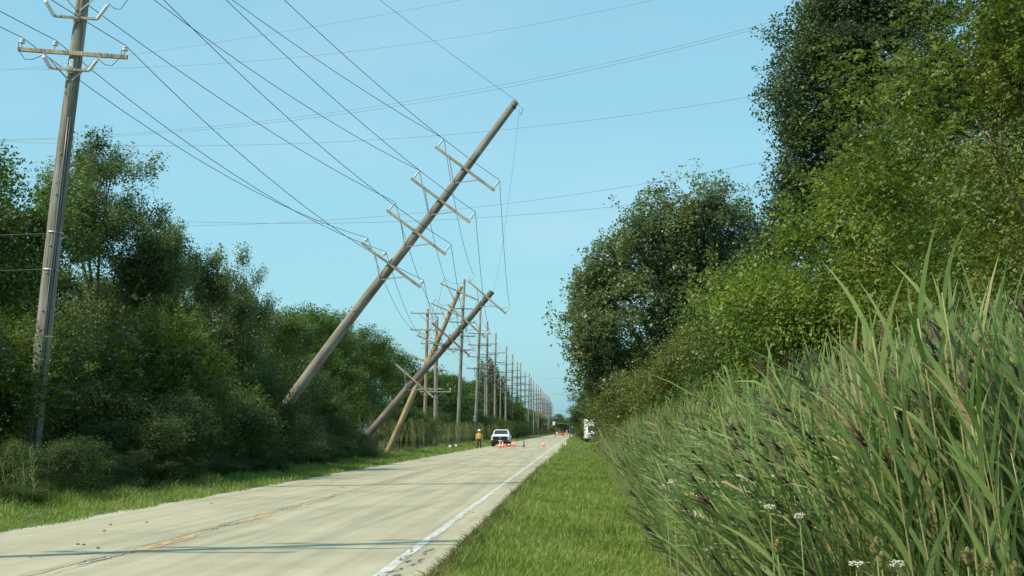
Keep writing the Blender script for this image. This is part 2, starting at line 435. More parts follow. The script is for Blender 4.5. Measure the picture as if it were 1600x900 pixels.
# cracks: the ragged centre joint and wandering lane cracks
def crack(pts, w, mat='crack', dz=.003):
    m_ = MB(); v_ = []
    for i, (x_, y_) in enumerate(pts):
        ww = w * R.uniform(.25, 1.2)
        z_ = roadz(x_) + dz
        v_ += [(x_ - ww, y_, z_), (x_ + ww, y_, z_)]
    m_.add(v_, [(2 * i, 2 * i + 1, 2 * i + 3, 2 * i + 2) for i in range(len(pts) - 1)])
    return m_.build('crack', M[mat], road)
for j, off, w in ((0, -.12, .013), (1, .04, .009), (2, -.22, .008)):
    pts = []; y = 14.0; x = CL + off
    while y < 170:
        pts.append((x + jag(y, j * 3, .05) + R.uniform(-.03, .03), y)); y += R.uniform(.25, .6) * (1 if y < 70 else 3)
    crack(pts, w, 'patch' if j else 'crack', dz=.0030 + .0004 * j)
for (y0, y1, sp) in ((24.5, 27.6, .17), (30.4, 33.6, .17), (37, 40, .12), (18.5, 20.5, .14), (52, 58, .12)):
    for k in range(7):
        yy = R.uniform(y0, y1); xx = CL - .1 + R.uniform(-sp, sp); pts = []
        for i in range(R.randint(4, 8)):
            pts.append((xx, yy)); yy += R.uniform(.12, .35); xx += R.uniform(-.07, .07)
        crack(pts, .010, dz=.0042 + .0002 * k)
for (x0, y0, x1, y1) in ((-9.2, 60, -6.4, 78), (-8.9, 46, -7.6, 58), (-3.1, 66, -4.6, 74), (-8.4, 82, -6.5, 96), (-2.5, 31, -1.9, 31.5), (-8.2, 19, -6.4, 21)):
    n_ = 14
    crack([(x0 + (x1 - x0) * i / n_ + R.uniform(-.12, .12), y0 + (y1 - y0) * i / n_ + R.uniform(-.1, .1)) for i in range(n_ + 1)], .018, dz=.0036)
# dirt worn through the white line close to the camera
for k in range(26):
    yy = R.uniform(17.2, 21.5); xx = WL + R.uniform(-.06, .3); pts = []
    for i in range(5):
        pts.append((xx, yy)); yy += R.uniform(.03, .12); xx += R.uniform(-.04, .05)
    crack(pts, .018, dz=.0062 + .0001 * k)
# small clods lying on the left lane
for k, (px, py) in enumerate(((532, 763), (537, 762), (541, 763), (278, 779), (284, 778), (171, 821), (161, 831), (228, 817), (120, 852), (129, 853), (152, 858), (330, 788))):
    s = (py - 673) / CAMZ; X, Y = -(900 - px) / s, F / s
    m_ = MB(); m_.lathe((0, 0, -.01), (0, 0, 1), [(.05, 0), (.085, .02), (.07, .05), (.03, .075)], 7)
    m_.v = [(a * R.uniform(.2, .45), b * R.uniform(.3, .7), c * .35) for a, b, c in m_.v]
    o = m_.build('dirt_clod', M['crack'], loc=(X, Y, roadz(X)))
    tag(o, 'small dark clod of dirt lying on the left lane', 'dirt clod', 'dirt clods on the road')

# ------------------------------------------------------------------ foliage generators
def leaf_quads(P, D, N, L, W, fold=.12):
    S = unit(np.cross(D, N)); N = np.cross(S, D)
    n = len(P); V = np.empty((n, 4, 3), dtype=np.float32)
    L = np.broadcast_to(np.asarray(L), (n,))[:, None]; W = np.broadcast_to(np.asarray(W), (n,))[:, None]
    V[:, 0] = P; V[:, 2] = P + D * L
    mid = P + D * L * .45 + N * W * fold
    V[:, 1] = mid + S * W * .5; V[:, 3] = mid - S * W * .5
    return V

def leaf_tris(P, D, N, L, W):
    S = unit(np.cross(D, N)); n = len(P); V = np.empty((n, 3, 3), dtype=np.float32)
    L = np.broadcast_to(np.asarray(L), (n,))[:, None]; W = np.broadcast_to(np.asarray(W), (n,))[:, None]
    b = P + D * L * .2
    V[:, 0] = b + S * W * .5; V[:, 1] = b - S * W * .5; V[:, 2] = P + D * L
    return V

def lumps(u, seed):
    a = seed * 1.7
    return (np.sin(u[:, 0] * 3.1 + a) * np.sin(u[:, 1] * 2.7 + 2 * a) + np.sin(u[:, 2] * 3.7 + 3 * a) * .8 + np.sin(u[:, 0] * 6.3 + u[:, 2] * 5.1 + a) * .5) / 2.0

def crown(name, seed, lobes, n_shoots, per, slen, sw, L, W, mat, up=.5, out=.8, droop=.25, surf=.45, lump=.32, pinnate=0, tvar=.30, clump=9, crad=.34, tri=True):
    """leaf-sized faces on shoots that fill the lobes: (x,y,z,rx,ry,rz,weight)"""
    g = np.random.default_rng(seed)
    lb = np.array(lobes, dtype=float); w = lb[:, 6] / lb[:, 6].sum()
    nc = max(6, n_shoots // clump)                        # boughs, each carrying a bunch of shoots
    kc = g.choice(len(lb), nc, p=w)
    uc = unit(g.normal(size=(nc, 3)))
    rc = g.random(nc) ** surf * (1 + lump * lumps(uc + lb[kc, :3] * .3, seed))
    pc = lb[kc, :3] + uc * rc[:, None] * lb[kc, 3:6]
    ci = g.integers(0, nc, n_shoots)
    off = g.normal(size=(n_shoots, 3)) * crad * g.uniform(.6, 1.3, nc)[ci][:, None]
    p = pc[ci] + off * np.array([1, 1, .8])
    u = unit(uc[ci] + off / crad * .35)
    k = kc[ci]
    p[:, 2] = np.maximum(p[:, 2], .12)
    ax = unit(u * out + np.array([0, 0, up]) + g.normal(size=(n_shoots, 3)) * .35)
    sl = slen * g.uniform(.55, 1.45, n_shoots)
    ct = np.clip(.42 + g.normal(size=nc)[ci] * tvar * .6 + g.normal(size=n_shoots) * tvar * .4, 0, 1)
    if pinnate:
        nf = max(1, per // pinnate)
        i = np.repeat(np.arange(n_shoots), nf); m = len(i)
        t = g.random(m)
        fa = unit(ax[i] * .5 + g.normal(size=(m, 3)) * .75 + np.array([0, 0, .1]))
        fb = p[i] + ax[i] * (t * sl[i])[:, None] + g.normal(size=(m, 3)) * sw * .4
        fl = L * 4.2 * g.uniform(.7, 1.25, m)
        sd = unit(np.cross(fa, np.array([0, 0, 1.0]) + g.normal(size=(m, 3)) * .3))
        j = np.repeat(np.arange(m), pinnate); q = np.tile(np.arange(pinnate), m)
        tt = (q + 1) / pinnate
        sg = np.where(q % 2 == 0, 1.0, -1.0)[:, None]
        P = fb[j] + fa[j] * (fl[j] * tt)[:, None] - np.array([0, 0, 1.0]) * (fl[j] * tt ** 2 * droop * .9)[:, None]
        D = unit(fa[j] * .55 + sd[j] * sg * .9 + g.normal(size=P.shape) * .15 + np.array([0, 0, -droop]))
        N = unit(np.cross(sd[j], fa[j]) * np.sign(np.cross(sd[j], fa[j])[:, 2:3] + 1e-6) + g.normal(size=P.shape) * .35)
        tint = np.clip(ct[i][j] + g.normal(size=m)[j] * tvar * .5 + g.normal(size=len(P)) * tvar * .4, 0, 1)
    else:
        i = np.repeat(np.arange(n_shoots), per); m = len(i)
        t = g.random(m)
        pr = g.normal(size=(m, 3)); pr -= ax[i] * np.sum(pr * ax[i], 1)[:, None]
        P = p[i] + ax[i] * (t * sl[i])[:, None] + pr * (sw * (1.15 - .75 * t))[:, None] * .6
        D = unit(ax[i] * .45 + unit(pr) * .7 + g.normal(size=(m, 3)) * .45 + np.array([0, 0, -droop]))
        N = unit(g.normal(size=(m, 3)) * .7 + np.array([0, 0, .8]) + u[i] * .5)
        tint = np.clip(ct[i] + g.normal(size=m) * tvar * .8, 0, 1)
    P[:, 2] = np.maximum(P[:, 2], .03)
    sc = g.uniform(.5, 1.5, len(P))
    V = leaf_tris(P, D, N, L * sc, W * sc) if tri else leaf_quads(P, D, N, L * sc, W * sc)
    V[:, :, 2] = np.maximum(V[:, :, 2], .02)
    Q = np.arange(len(P) * V.shape[1]).reshape(-1, V.shape[1])
    return np_mesh(name, V, Q, mat, tint), p

def trunk_mesh(name, seed, h, r, ends, mat, tips=None):
    g = random.Random(seed); b = MB()
    tops = []
    pts = []
    for i in range(7):
        t = i / 6; pts.append(Vector((math.sin(t * 3 + seed) * .05 * h * t, math.cos(t * 2.3 + seed) * .04 * h * t, h * .8 * t - .05)))
    b.tube(pts, [r * (1.25 if i == 0 else 1 - .85 * i / 6) for i in range(7)], 8)
    for e in ends:
        e = Vector(e); a = pts[min(5, max(1, int(6 * (e.z * .45) / (h * .8 + .01))))]
        mid = a.lerp(e, .5) + Vector((g.uniform(-.2, .2), g.uniform(-.2, .2), .05 * h))
        b.tube([a, a.lerp(mid, .5), mid, mid.lerp(e, .6), e], [r * .45, r * .38, r * .28, r * .18, r * .06], 6)
        if tips is not None and len(tips):
            d = np.linalg.norm(tips - np.array(e), axis=1)
            for q in np.argsort(d)[::max(1, len(d) // 60)][:10]:
                tp = Vector(tips[q]); b.tube([mid.lerp(e, .5), e.lerp(tp, .5), tp], [r * .12, r * .08, r * .02], 4, cap=False)
    return b.mesh(name, mat)

def tree(name, loc, rotz, sc, protos, label, group=None, cat='tree'):
    o = empty(name, loc, label, cat, group)
    o.rotation_euler = (0, 0, rotz); o.scale = sc if hasattr(sc, '__len__') else (sc, sc, sc)
    link('trunk', protos[1], o); link('crown', protos[0], o)
    return o

def lobes_tree(seed, h, rad, base, n, up=.6):
    g = random.Random(seed); L = [(0, 0, (h + base) * .55, rad * .75, rad * .75, (h - base) * .45, 2.5)]
    for i in range(n):
        a = i * 2.4 + g.uniform(-.5, .5); z = base + (h - base) * g.uniform(.12, .85); rr = rad * (1.0 - abs((z - base) / (h - base) - .4) * .8)
        q = rad * g.uniform(.32, .52)
        L.append((math.cos(a) * rr * .75, math.sin(a) * rr * .75, z, q, q, q * g.uniform(.9, 1.5), .75))
    L.append((g.uniform(-.2, .2) * rad, g.uniform(-.2, .2) * rad, h - rad * .42, rad * .42, rad * .42, rad * .42, .6))
    return L

def make_proto(nm, seed, h, rad, base, nl, n_shoots, per, slen, sw, L, W, mat, bark='bark', tr=.16, **k):
    lo = lobes_tree(seed, h, rad, base, nl)
    me, tips = crown(nm + '_crown', seed, lo, n_shoots, per, slen, sw, L, W, mat, **k)
    tm = trunk_mesh(nm + '_trunk', seed, h, tr, [(a[0], a[1], a[2]) for a in lo[1:]], M[bark], tips)
    return me, tm

# --- belt trees on the left (prototypes share mesh data between copies)
belt = [
    make_proto('belt_a', 11, 11, 3.3, 1.2, 9, 1150, 46, .85, .36, .125, .085, M['lf_belt'], up=.9, crad=.34, clump=19),
    make_proto('belt_b', 12, 11, 3.0, 1.0, 8, 1150, 46, .9, .32, .12, .075, M['lf_grey'], up=1.1, crad=.3, clump=19),
    make_proto('belt_c', 13, 11, 3.4, 1.0, 9, 1100, 46, .8, .38, .125, .09, M['lf_belt'], up=.7, crad=.34, clump=19),
    make_proto('belt_d', 14, 11, 3.2, .8, 8, 1100, 46, .8, .38, .125, .09, M['lf_dark'], up=.8, crad=.34, clump=19),
    make_proto('belt_e', 15, 11, 2.7, .8, 8, 1100, 46, 1.0, .3, .125, .09, M['lf_cotton'], up=1.4, out=.5, crad=.27, clump=19),
]
tall_left = make_proto('tall_left', 21, 13.5, 3.3, 1.0, 11, 2500, 52, .85, .3, .12, .06, M['lf_grey'], up=1.2, out=.7, surf=.5, crad=.28, clump=19)
far_tree = [make_proto('far_a', 31, 11, 4.0, .6, 9, 850, 24, 1.0, .5, .24, .17, M['lf_belt'], up=.8),
            make_proto('far_b', 32, 11, 3.8, .6, 8, 850, 24, 1.0, .5, .24, .17, M['lf_dark'], up=.8)]

near_belt = [   # d, X, height, radius scale, proto, label
    (49, -20.5, 12.2, 1.0, 0, 'dense green tree at the left picture edge, left of the tall upright pole'),
    (60, -19.6, 13.9, 1.0, 'T', 'tallest tree of the left belt, narrow leaved, just behind the upright pole'),
    (65.5, -19.8, 10.4, .7, 3, 'dark bluish tree with bare twigs right beside the tallest belt tree'),
    (70, -19.2, 12.0, .72, 1, 'grey green pointed tree, third crown right of the upright pole'),
    (74, -18.6, 10.0, .72, 3, 'dark rounded tree between the two grey green pointed crowns of the left belt'),
    (79.5, -19.0, 11.8, .66, 4, 'upright light green tree with narrow shoots halfway along the left belt'),
    (85, -18.8, 10.6, .66, 4, 'slim tree with upright shoots left of the leaning pole, where the belt drops'),
    (92, -18.9, 9.4, .85, 2, 'rounded tree just left of the foot of the longest leaning pole'),
    (106, -21.0, 11.0, 1.05, 0, 'bushy tree directly behind the foot of the longest leaning pole'),
    (136, -24.0, 13.2, 1.2, 2, 'broad green tree just right of the longest leaning pole'),
    (150, -24.4, 13.4, 1.2, 3, 'dark domed tree between the longest leaning pole and the second leaning pole'),
    (164, -24.6, 13.6, 1.2, 0, 'green tree behind the middle of the second leaning pole'),
    (182, -24.6, 13.2, 1.2, 2, 'tree crown at the right end of the near belt, behind the crossed leaning poles'),
]
for d, X, h, rs, k, lab in near_belt:
    if k == 'T': tree('belt_tree', (X, d, 0), .4, (1.0, 1.0, h / 13.5), tall_left, lab, 'trees of the left belt')
    else: tree('belt_tree', (X, d, 0), R.uniform(0, 6.28), (rs * 1.12, rs * 1.12, h / 11 * (.93 if d < 50 else .90 if d < 80 else .95)), belt[k], lab, 'trees of the left belt')
for d, X, h, k in ((57, -25.5, 11, 0), (67, -25, 10.6, 2), (77, -24.5, 11.0, 3), (89, -25, 10.5, 0), (112, -25.5, 11.8, 2), (124, -25.5, 12.2, 3)):
    tree('belt_tree', (X, d, 0), R.uniform(0, 6.28), (1.1, 1.1, h / 11 * .88), belt[k], 'green tree in the back row of the near left belt, %s from the camera' % nth('g'), 'back row trees of the left belt')
d = 200
while d < 330:
    X = -23.0 + R.uniform(-1.5, 1.2); h = R.uniform(9.5, 12)
    tree('belt_tree', (X, d, 0), R.uniform(0, 6.28), (1.25, 1.25, h / 11), R.choice(far_tree), 'green tree behind the standing poles on the left, %s from the camera' % nth('d'), 'far left belt trees')
    d += R.uniform(8, 12)
for d, X, h in ((335, -19.5, 17.4), (349, -20.6, 16.6), (342, -18.6, 14)):
    tree('belt_tree', (X, d, 0), R.uniform(0, 6.28), (1.0, 1.0, h / 11), far_tree[1], 'tall dark tree above the far left belt among standing poles, %s from the camera' % nth('e'), 'tall dark trees of the far left belt')
while d < 800:
    tree('belt_tree', (-20 + R.uniform(-2, 2), d, 0), R.uniform(0, 6.28), (1.2, 1.2, R.uniform(8.5, 11.5) / 11), R.choice(far_tree), 'distant tree of the left belt near the end of the road', 'most distant left belt trees')
    d += R.uniform(17, 24)
for X in range(-34, 34, 6):
    if -9.5 < X < 2: continue
    tree('distant_tree', (X, 840 + R.uniform(-25, 25), 0), R.uniform(0, 6.28), (1.3, 1.3, R.uniform(8, 12) / 11), R.choice(far_tree), 'distant tree closing the view at the end of the road', 'trees at the end of the road')
for X in (-9, -4, 1):
    tree('distant_tree', (X, 905, 0), R.uniform(0, 6.28), (1.5, 1.5, R.uniform(8, 10) / 11), R.choice(far_tree), 'distant tree closing the view at the end of the road', 'trees at the end of the road')

# --- shrubs along the left verge
shrub = []
for i, (mt, L, W, pin) in enumerate(((M['lf_shrub'], .11, .055, 0), (M['lf_dark'], .10, .05, 0), (M['lf_mid'], .15, .05, 11), (M['lf_mid'], .11, .05, 0))):
    lo = [(0, 0, 2.0, 1.5, 1.5, 1.7, 2)]
    g = random.Random(50 + i)
    for j in range(8):
        a = j * 2.4; lo.append((math.cos(a) * 1.3, math.sin(a) * 1.3, g.uniform(.6, 3.2), .8, .8, g.uniform(.7, 1.1), .7))
    me, tips = crown('shrub_%d_crown' % i, 60 + i, lo, 800, 45, .7, .33, L * .85, W, mt, up=.6, droop=.35, pinnate=pin, surf=.5, clump=17, crad=.24)
    shrub.append((me, trunk_mesh('shrub_%d_stems' % i, 60 + i, 3.2, .06, [a[:3] for a in lo[1:6]], M['bark'], tips)))
def put_shrub(X, d, h, k, lab, grp, rs=1.0):
    tree('shrub', (X, d, 0), R.uniform(0, 6.28), (rs, rs, h / 4.0), shrub[k], lab, grp, 'shrub')
d = 38.0
while d < 64:
    put_shrub(-17.4 + R.uniform(-.4, .4), d, R.uniform(4.4, 5.8), R.choice((0, 1, 2)), 'tall dark shrub of the thicket around the upright pole, %s from the camera' % nth('a'), 'thicket around the upright pole', 1.15); d += 3.1
put_shrub(-15.2, 53, 5.4, 2, 'shrub with long feathery leaf fronds just right of the upright pole', None, 1.05)
put_shrub(-14.9, 57, 3.9, 0, 'low dark shrub before the feathery fronded shrub', None)
put_shrub(-13.9, 58.5, 3.4, 0, 'shaded shrub reaching out over the verge just before the longest leaning pole', None, .9)
put_shrub(-13.7, 64.2, 4.1, 1, 'dark shrub standing in front of the foot of the longest leaning pole', None)
while d < 94:
    put_shrub(-16.8 + R.uniform(-.5, .5), d, R.uniform(4.0, 5.4), R.choice((0, 1, 2, 3)), 'shaded shrub behind the foot of the longest leaning pole, %s from the camera' % nth('b'), 'thicket behind the longest leaning pole', 1.1); d += 3.8
d = 40.5
while d < 88:
    if abs(d - 42) > 1.5: put_shrub(-14.25 + R.uniform(-.3, .4), d, R.uniform(1.7, 3.3), R.choice((0, 1, 1, 2)), 'low shrub fronting the left thicket along the verge, %s from the camera' % nth('c'), 'front row shrubs of the left thicket', .9)
    d += 2.9
d = 33.0
while d < 92:
    put_shrub(-13.15 + R.uniform(-.25, .3), d, R.uniform(.7, 1.5), R.choice((0, 1)), 'knee high dark undergrowth at the edge of the left verge, %s from the camera' % nth('i'), 'undergrowth of the left verge', .55); d += 3.1
for d, X, h, lab in ((128, -20, 4.2, 'green shrub behind the tan leaning pole'), (139, -16.6, 3.4, 'rounded dark shrub just right of the tan leaning pole'), (147, -14.9, 3.3, 'dark bush nearest to the walking worker'), (158, -18.5, 4.2, 'green bush behind the thick short pole'),
                  (178, -18, 4.0, 'bush at the foot of the first tall standing pole'), (205, -17.5, 3.9, 'bush behind the white pickup truck')):
    put_shrub(X, d, h, 1 if 'dark' in lab else 3, lab, None, 1.15)
d = 225
while d < 420:
    put_shrub(-16.5 + R.uniform(-1, 1), d, R.uniform(3, 4.4), R.choice((0, 1, 3)), 'roadside bush at the feet of the far standing poles, %s from the camera' % nth('f'), 'bushes below the far poles', 1.3); d += R.uniform(8, 13)

# --- trees on the right
def lobe_proto(nm, seed, lo, n, per, slen, sw, L, W, mat, h, tr, bark='bark', **k):
    me, tips = crown(nm + '_crown', seed, lo, n, per, slen, sw, L, W, mat, **k)
    return me, trunk_mesh(nm + '_trunk', seed, h, tr, [a[:3] for a in lo[1:]], M[bark], tips)
# bright box elder whose crown runs out of the picture at the top right
p1 = lobe_proto('bright_tree', 71, [(0, 0, 5.4, 2.2, 2.2, 3.2, 3), (-1.3, -.4, 3.4, 1.2, 1.2, 1.2, 1), (-1.5, .3, 5.4, 1.1, 1.1, 1.3, 1), (-1.1, -.8, 7.0, 1.0, 1.0, 1.2, .9), (.9, -1.1, 4.4, 1.2, 1.2, 1.6, 1), (.2, -1.6, 6.0, 1.0, 1.0, 1.4, .9), (0, -.6, 2.2, 1.6, 1.5, 1.2, 1.2)],
                2300, 80, .55, .28, .055, .034, M['lf_top'], 8, .12, 'bark_pale', up=.35, droop=.5, surf=.42, pinnate=8, crad=.25, clump=19)
tree('box_elder', (6.25, 17.2, 0), 0, 1.0, p1, 'tall yellow green tree filling the top right corner behind the reeds', None)
p1b = lobe_proto('silver_tree', 72, [(0, 0, 4.2, 1.6, 1.6, 2.6, 2), (-.6, -.7, 3.2, 1, 1, 1.2, 1), (.3, -.8, 5.6, .9, .9, 1.3, .8), (-.7, .2, 5.0, .8, .8, 1.2, .8)], 520, 60, .6, .22, .055, .026, M['lf_silver'], 6.5, .09, up=.5, droop=.45, surf=.42)
tree('olive_tree', (5.5, 14.6, 0), 0, .85, p1b, 'pale silvery leaved small tree at the right picture edge', None)
p2 = lobe_proto('green_tree', 73, [(0, 0, 3.5, 2.3, 2.0, 2.2, 3), (-1.7, -.4, 3.6, 1.1, 1.1, 1.3, 1), (-.7, -.9, 5.0, 1.1, 1.1, 1.1, 1), (1.3, -.5, 5.2, 1.2, 1.1, 1.2, 1), (-2.0, 0, 2.1, 1.1, 1.1, 1.1, .8), (.7, -1.6, 3.0, 1.2, 1.0, 1.4, 1)],
                1900, 72, .55, .3, .068, .044, M['lf_bright'], 5.8, .1, up=.4, droop=.45, surf=.42, crad=.25, clump=19)
tree('box_elder', (5.6, 25, 0), 0, 1.0, p2, 'bright green spreading tree below the dark tree on the right', None)
p3 = lobe_proto('dark_tree', 74, [(0, 0, 10.4, 2.5, 2.5, 3.4, 3), (-1.6, 0, 10.6, 1.2, 1.3, 1.5, 1), (-1.3, -.3, 8.6, 1.4, 1.4, 1.4, 1), (-1.0, 0, 12.4, 1.2, 1.2, 1.3, 1), (.6, 0, 13.3, 1.5, 1.4, 1.2, 1), (-2.2, -.2, 7.3, .9, .9, .8, .55), (-2.5, 0, 11.4, .3, .4, .2, .06), (-2.2, 0, 8.6, .3, .4, .2, .05), (1.6, -.5, 10.5, 1.5, 1.4, 2, 1), (.3, -.4, 6.2, 1.6, 1.6, 1.6, 1)],
                3500, 60, .5, .28, .078, .066, M['lf_dark3'], 13, .22, up=.4, droop=.3, surf=.5, crad=.29, clump=19)
tree('dark_tree', (12.2, 37, 0), 2.2, (1.1, 1.1, 1.0), p3, 'dark tree behind the yellow green tree in the top right corner', None)
tree('dark_tree', (8.4, 41, 0), 0, (1.06, 1.06, 1.03), p3, 'big dark green tree towering on the right with a small low lobe', None)
# cottonwood with upright shoots
lo = [(.4, 0, 8.0, 4.4, 3.4, 4.9, 7), (.5, -.8, 10.6, 2.4, 2.2, 1.8, 2.2)]
for (x, z, q) in ((-4.6, 7.0, 1.25), (-4.2, 8.6, 1.0), (-3.2, 9.9, 1.2), (-2.3, 11.6, 1.2), (-1.2, 12.8, 1.15), (.4, 12.3, 1.3), (1.8, 12.9, 1.2), (3.4, 11.9, 1.3), (4.6, 10.2, 1.4), (5.4, 8.2, 1.5), (-3.9, 5.4, 1.4), (-2.6, 4.0, 1.6), (4.6, 5.8, 1.8), (1.0, 4.6, 2.2), (-1.2, 9.4, 1.6), (2.2, 9.2, 1.7), (-.2, 6.8, 1.8)):
    lo.append((x, R.uniform(-2.0, .8), z, q, q, q * 1.15, q * (1.0 if x < -2.5 else .62)))
p4 = lobe_proto('cottonwood', 75, lo, 4700, 36, .7, .32, .12, .14, M['lf_cotton'], 13, .3, up=1.5, out=.45, droop=.15, surf=.44, crad=.42, clump=9)
tree('cottonwood', (5.35, 78, 0), 0, (1.04, 1.04, 1.0), p4, 'broad grey green cottonwood with upright shoots right of the road', None)
# yellow green bushes between reeds and cottonwood
p5 = lobe_proto('olive_bush', 76, [(0, 0, 2.2, 1.8, 1.8, 1.9, 2), (-1.2, 0, 2.2, .9, .9, 1.1, 1), (-.4, -.8, 3.4, .9, .9, .9, 1), (.9, -.3, 3.6, 1, 1, .9, 1), (1.3, 0, 2.0, 1, 1, 1.2, 1)], 1000, 50, .6, .3, .08, .05, M['lf_olive'], 3.8, .06, up=.6, droop=.3, crad=.25, clump=17)
p6 = lobe_proto('mid_bush', 77, [(0, 0, 2.4, 1.9, 1.8, 2.1, 2), (-1.3, 0, 2.6, .9, .9, 1.2, 1), (-.3, -.8, 3.8, .9, .9, 1, 1), (1.0, -.3, 3.7, 1, 1, 1, 1), (1.3, 0, 2.0, 1, 1, 1.2, 1)], 1000, 50, .6, .3, .08, .05, M['lf_mid'], 4.2, .07, up=.6, droop=.3, crad=.25, clump=17)
for nm, pr, X, d, sc, lab in (
        ('bush', p6, 4.7, 33, (1.05, 1.05, 1.1), 'green bush left of the bright spreading tree'),
        ('bush', p5, 3.9, 42, (.95, 1, 1.12), 'yellow green bush in front of the cottonwood behind the reeds'),
        ('bush', p6, 5.6, 49, (1.3, 1.2, 1.5), 'tall green bush under the gap between cottonwood and dark tree'),
        ('bush', p5, 3.0, 60, (1.1, 1.1, 1.0), 'olive bush at the foot of the cottonwood, road side'),
        ('bush', p5, 4.1, 74, (1.1, 1.1, 1.0), 'sunlit olive bush overhanging the verge near the far road works'),
        ('bush', p6, 4.7, 97, (1.3, 1.4, 1.6), 'rounded green bush left below the cottonwood crown'),
        ('bush', p6, 7.4, 20.5, (1.3, 1.0, 1.2), 'shaded bush low at the right picture edge behind the reeds'),
        ('bush', p6, 8.3, 31, (1.5, 1.2, 1.5), 'green undergrowth bush below the big dark tree'),
        ('bush', p5, 3.2, 52, (1.0, 1.0, .8), 'low olive bush half hidden by the reed bed')):
    tree(nm, (X, d, 0), R.uniform(-.4, .4), sc, pr, lab, 'bushes behind the reed bed', 'bush')
for d, X, h, k, lab in ((118, 5.6, 8.8, 0, 'tree behind the cottonwood, its crown overhanging the verge'), (140, 5.8, 9.0, 0, 'second tree beyond the cottonwood along the right verge'), (232, 4.0, 9.4, 1, 'dark tree at the far right verge beyond the cottonwood'), (262, 2.6, 10.4, 1, 'dark rounded tree nearest the road on the far right')):
    tree('verge_tree', (X, d, 0), R.uniform(0, 6.28), (.95, .95, h / 11), far_tree[k], lab, 'right verge trees')
d = 280
while d < 820:
    tree('verge_tree', (3.4 + R.uniform(-.3, 2), d, 0), R.uniform(0, 6.28), (.9, .9, R.uniform(8, 10) / 11), R.choice(far_tree), 'far tree lining the right side of the road', 'far right verge trees'); d += R.uniform(14, 22)

# ------------------------------------------------------------------ reeds
def ribbon(p0, d0, L, W, bend, nseg, side=None, prof=None):
    """leaf ribbon bending towards bend; returns verts (2 per ring)"""
    p, d = Vector(p0), Vector(d0).normalized(); v = []
    s = side or d.cross(Vector((0, 0, 1)))
    if s.length < .01: s = Vector((0, 1, 0))
    s.normalize()
    for i in range(nseg + 1):
        t = i / nseg
        w = W * (prof(t) if prof else (1 - t ** 2.2) * (.55 + .45 * min(1, t * 6))) * .5
        if i == nseg: w = .0006
        v += [p + s * w, p - s * w]
        d = (d + Vector(bend) * (1.0 / nseg)).normalized(); p = p + d * (L / nseg)
    return v

def reed_variant(seed, h, lean, nseg_leaf, plume):
    g = random.Random(seed)
    stem, n = [], 10
    p, d = Vector((0, 0, 0)), Vector((g.uniform(-.04, .02), g.uniform(-.04, .04), 1)).normalized()
    for i in range(n + 1):
        stem.append(p.copy()); d = (d + Vector((-lean / n * (.3 + 1.6 * (i / n) ** 1.5), g.uniform(-.012, .012), 0))).normalized(); p = p + d * (h / n)
    def on(t):
        k = min(n - 1, int(t * n)); f = t * n - k
        return stem[k].lerp(stem[k + 1], f), (stem[k + 1] - stem[k]).normalized()
    leaves = []; nl = g.randint(11, 13); broad = 1.28 if lean < .25 and nseg_leaf > 3 else 1.0
    for i in range(nl):
        t = .30 + .68 * i / (nl - 1)
        b, ax = on(min(t, .99))
        az = (math.pi if i % 2 else 0) + g.uniform(-1.3, 1.3)
        if g.random() < .2: az = math.pi + g.uniform(-.7, .7)          # wind from the right
        o = Vector((math.cos(az), math.sin(az) * .8, 0))
        spread = g.uniform(.18, .6) * (1.15 - .55 * t)
        dr = (ax + o * spread).normalized()
        L = g.uniform(.27, .48) * (1.1 - .25 * abs(t - .7)); W = g.uniform(.013, .023) * broad
        side = dr.cross(Vector((g.uniform(-.5, .5), -1, .2))).normalized()
        bend = o * g.uniform(.1, .5) + Vector((-.05 - lean * .3, 0, -(g.uniform(.6, 1.7) if g.random() < .2 else g.uniform(0, .4))))
        leaves.append(ribbon(b, dr, L, W, bend, nseg_leaf, side))
    pl = []
    if plume:
        b, ax = on(.985); L = g.uniform(.2, .28)
        droop = Vector((-.6 - lean * .5, 0, -.35))
        for k in range(34):
            t = g.random() ** .8; q = b + ax * (L * .85 * t)
            o = Vector((g.gauss(-.35, .5), g.gauss(0, .5), g.gauss(.2, .3)))
            dr = (ax * 1.0 + o * .55).normalized()
            pl.append(ribbon(q, dr, L * g.uniform(.35, .6) * (1.2 - .6 * t),   .013, droop, 3, None, lambda t_: (1 - t_ * .7)))
    return stem, leaves, pl

def strip_faces(nseg, base): return [(base + 2 * i, base + 2 * i + 1, base + 2 * i + 3, base + 2 * i + 2) for i in range(nseg)]

def tint_mesh(b, name, mat, val):
    me = b.mesh(name, mat)
    a = me.attributes.new('tint', 'FLOAT', 'FACE')
    a.data.foreach_set('value', np.clip(val + NR.normal(size=len(b.f)) * .04, 0, 1).astype(np.float32))
    return me

reed_protos, reed_tip = [], []
for i in range(14):
    lean = (.06, .12, .2, .16, .08, .62, .5, .75, .42, .3, .05, .14, .22, .34)[i]
    plume = i in (3, 5, 7)
    st, lv, pl = reed_variant(300 + i, 2.3, lean, 6, plume)
    parts = []
    b = MB(); b.tube(st, [.0055 * (1 - .6 * k / 10) + .001 for k in range(11)], 5)
    parts.append(('stem', tint_mesh(b, 'reed_stem', M['reed_stem'], R.uniform(.1, .8))))
    for v in lv:
        b = MB(); b.add(v, strip_faces(6, 0), 0, True)
        parts.append(('leaf', tint_mesh(b, 'reed_leaf', M['reed'], R.uniform(.8, 1) if R.random() < .08 else min(.75, max(.02, R.gauss(.4, .22))))))
    if pl:
        b = MB()
        for v in pl: b.add(v, strip_faces(3, 0), 0)
        parts.append(('plume', tint_mesh(b, 'reed_plume', M['plume'] if i != 3 else M['plume_pale'], R.uniform(.3, .6))))
    reed_protos.append(parts); reed_tip.append(st[-1].x)

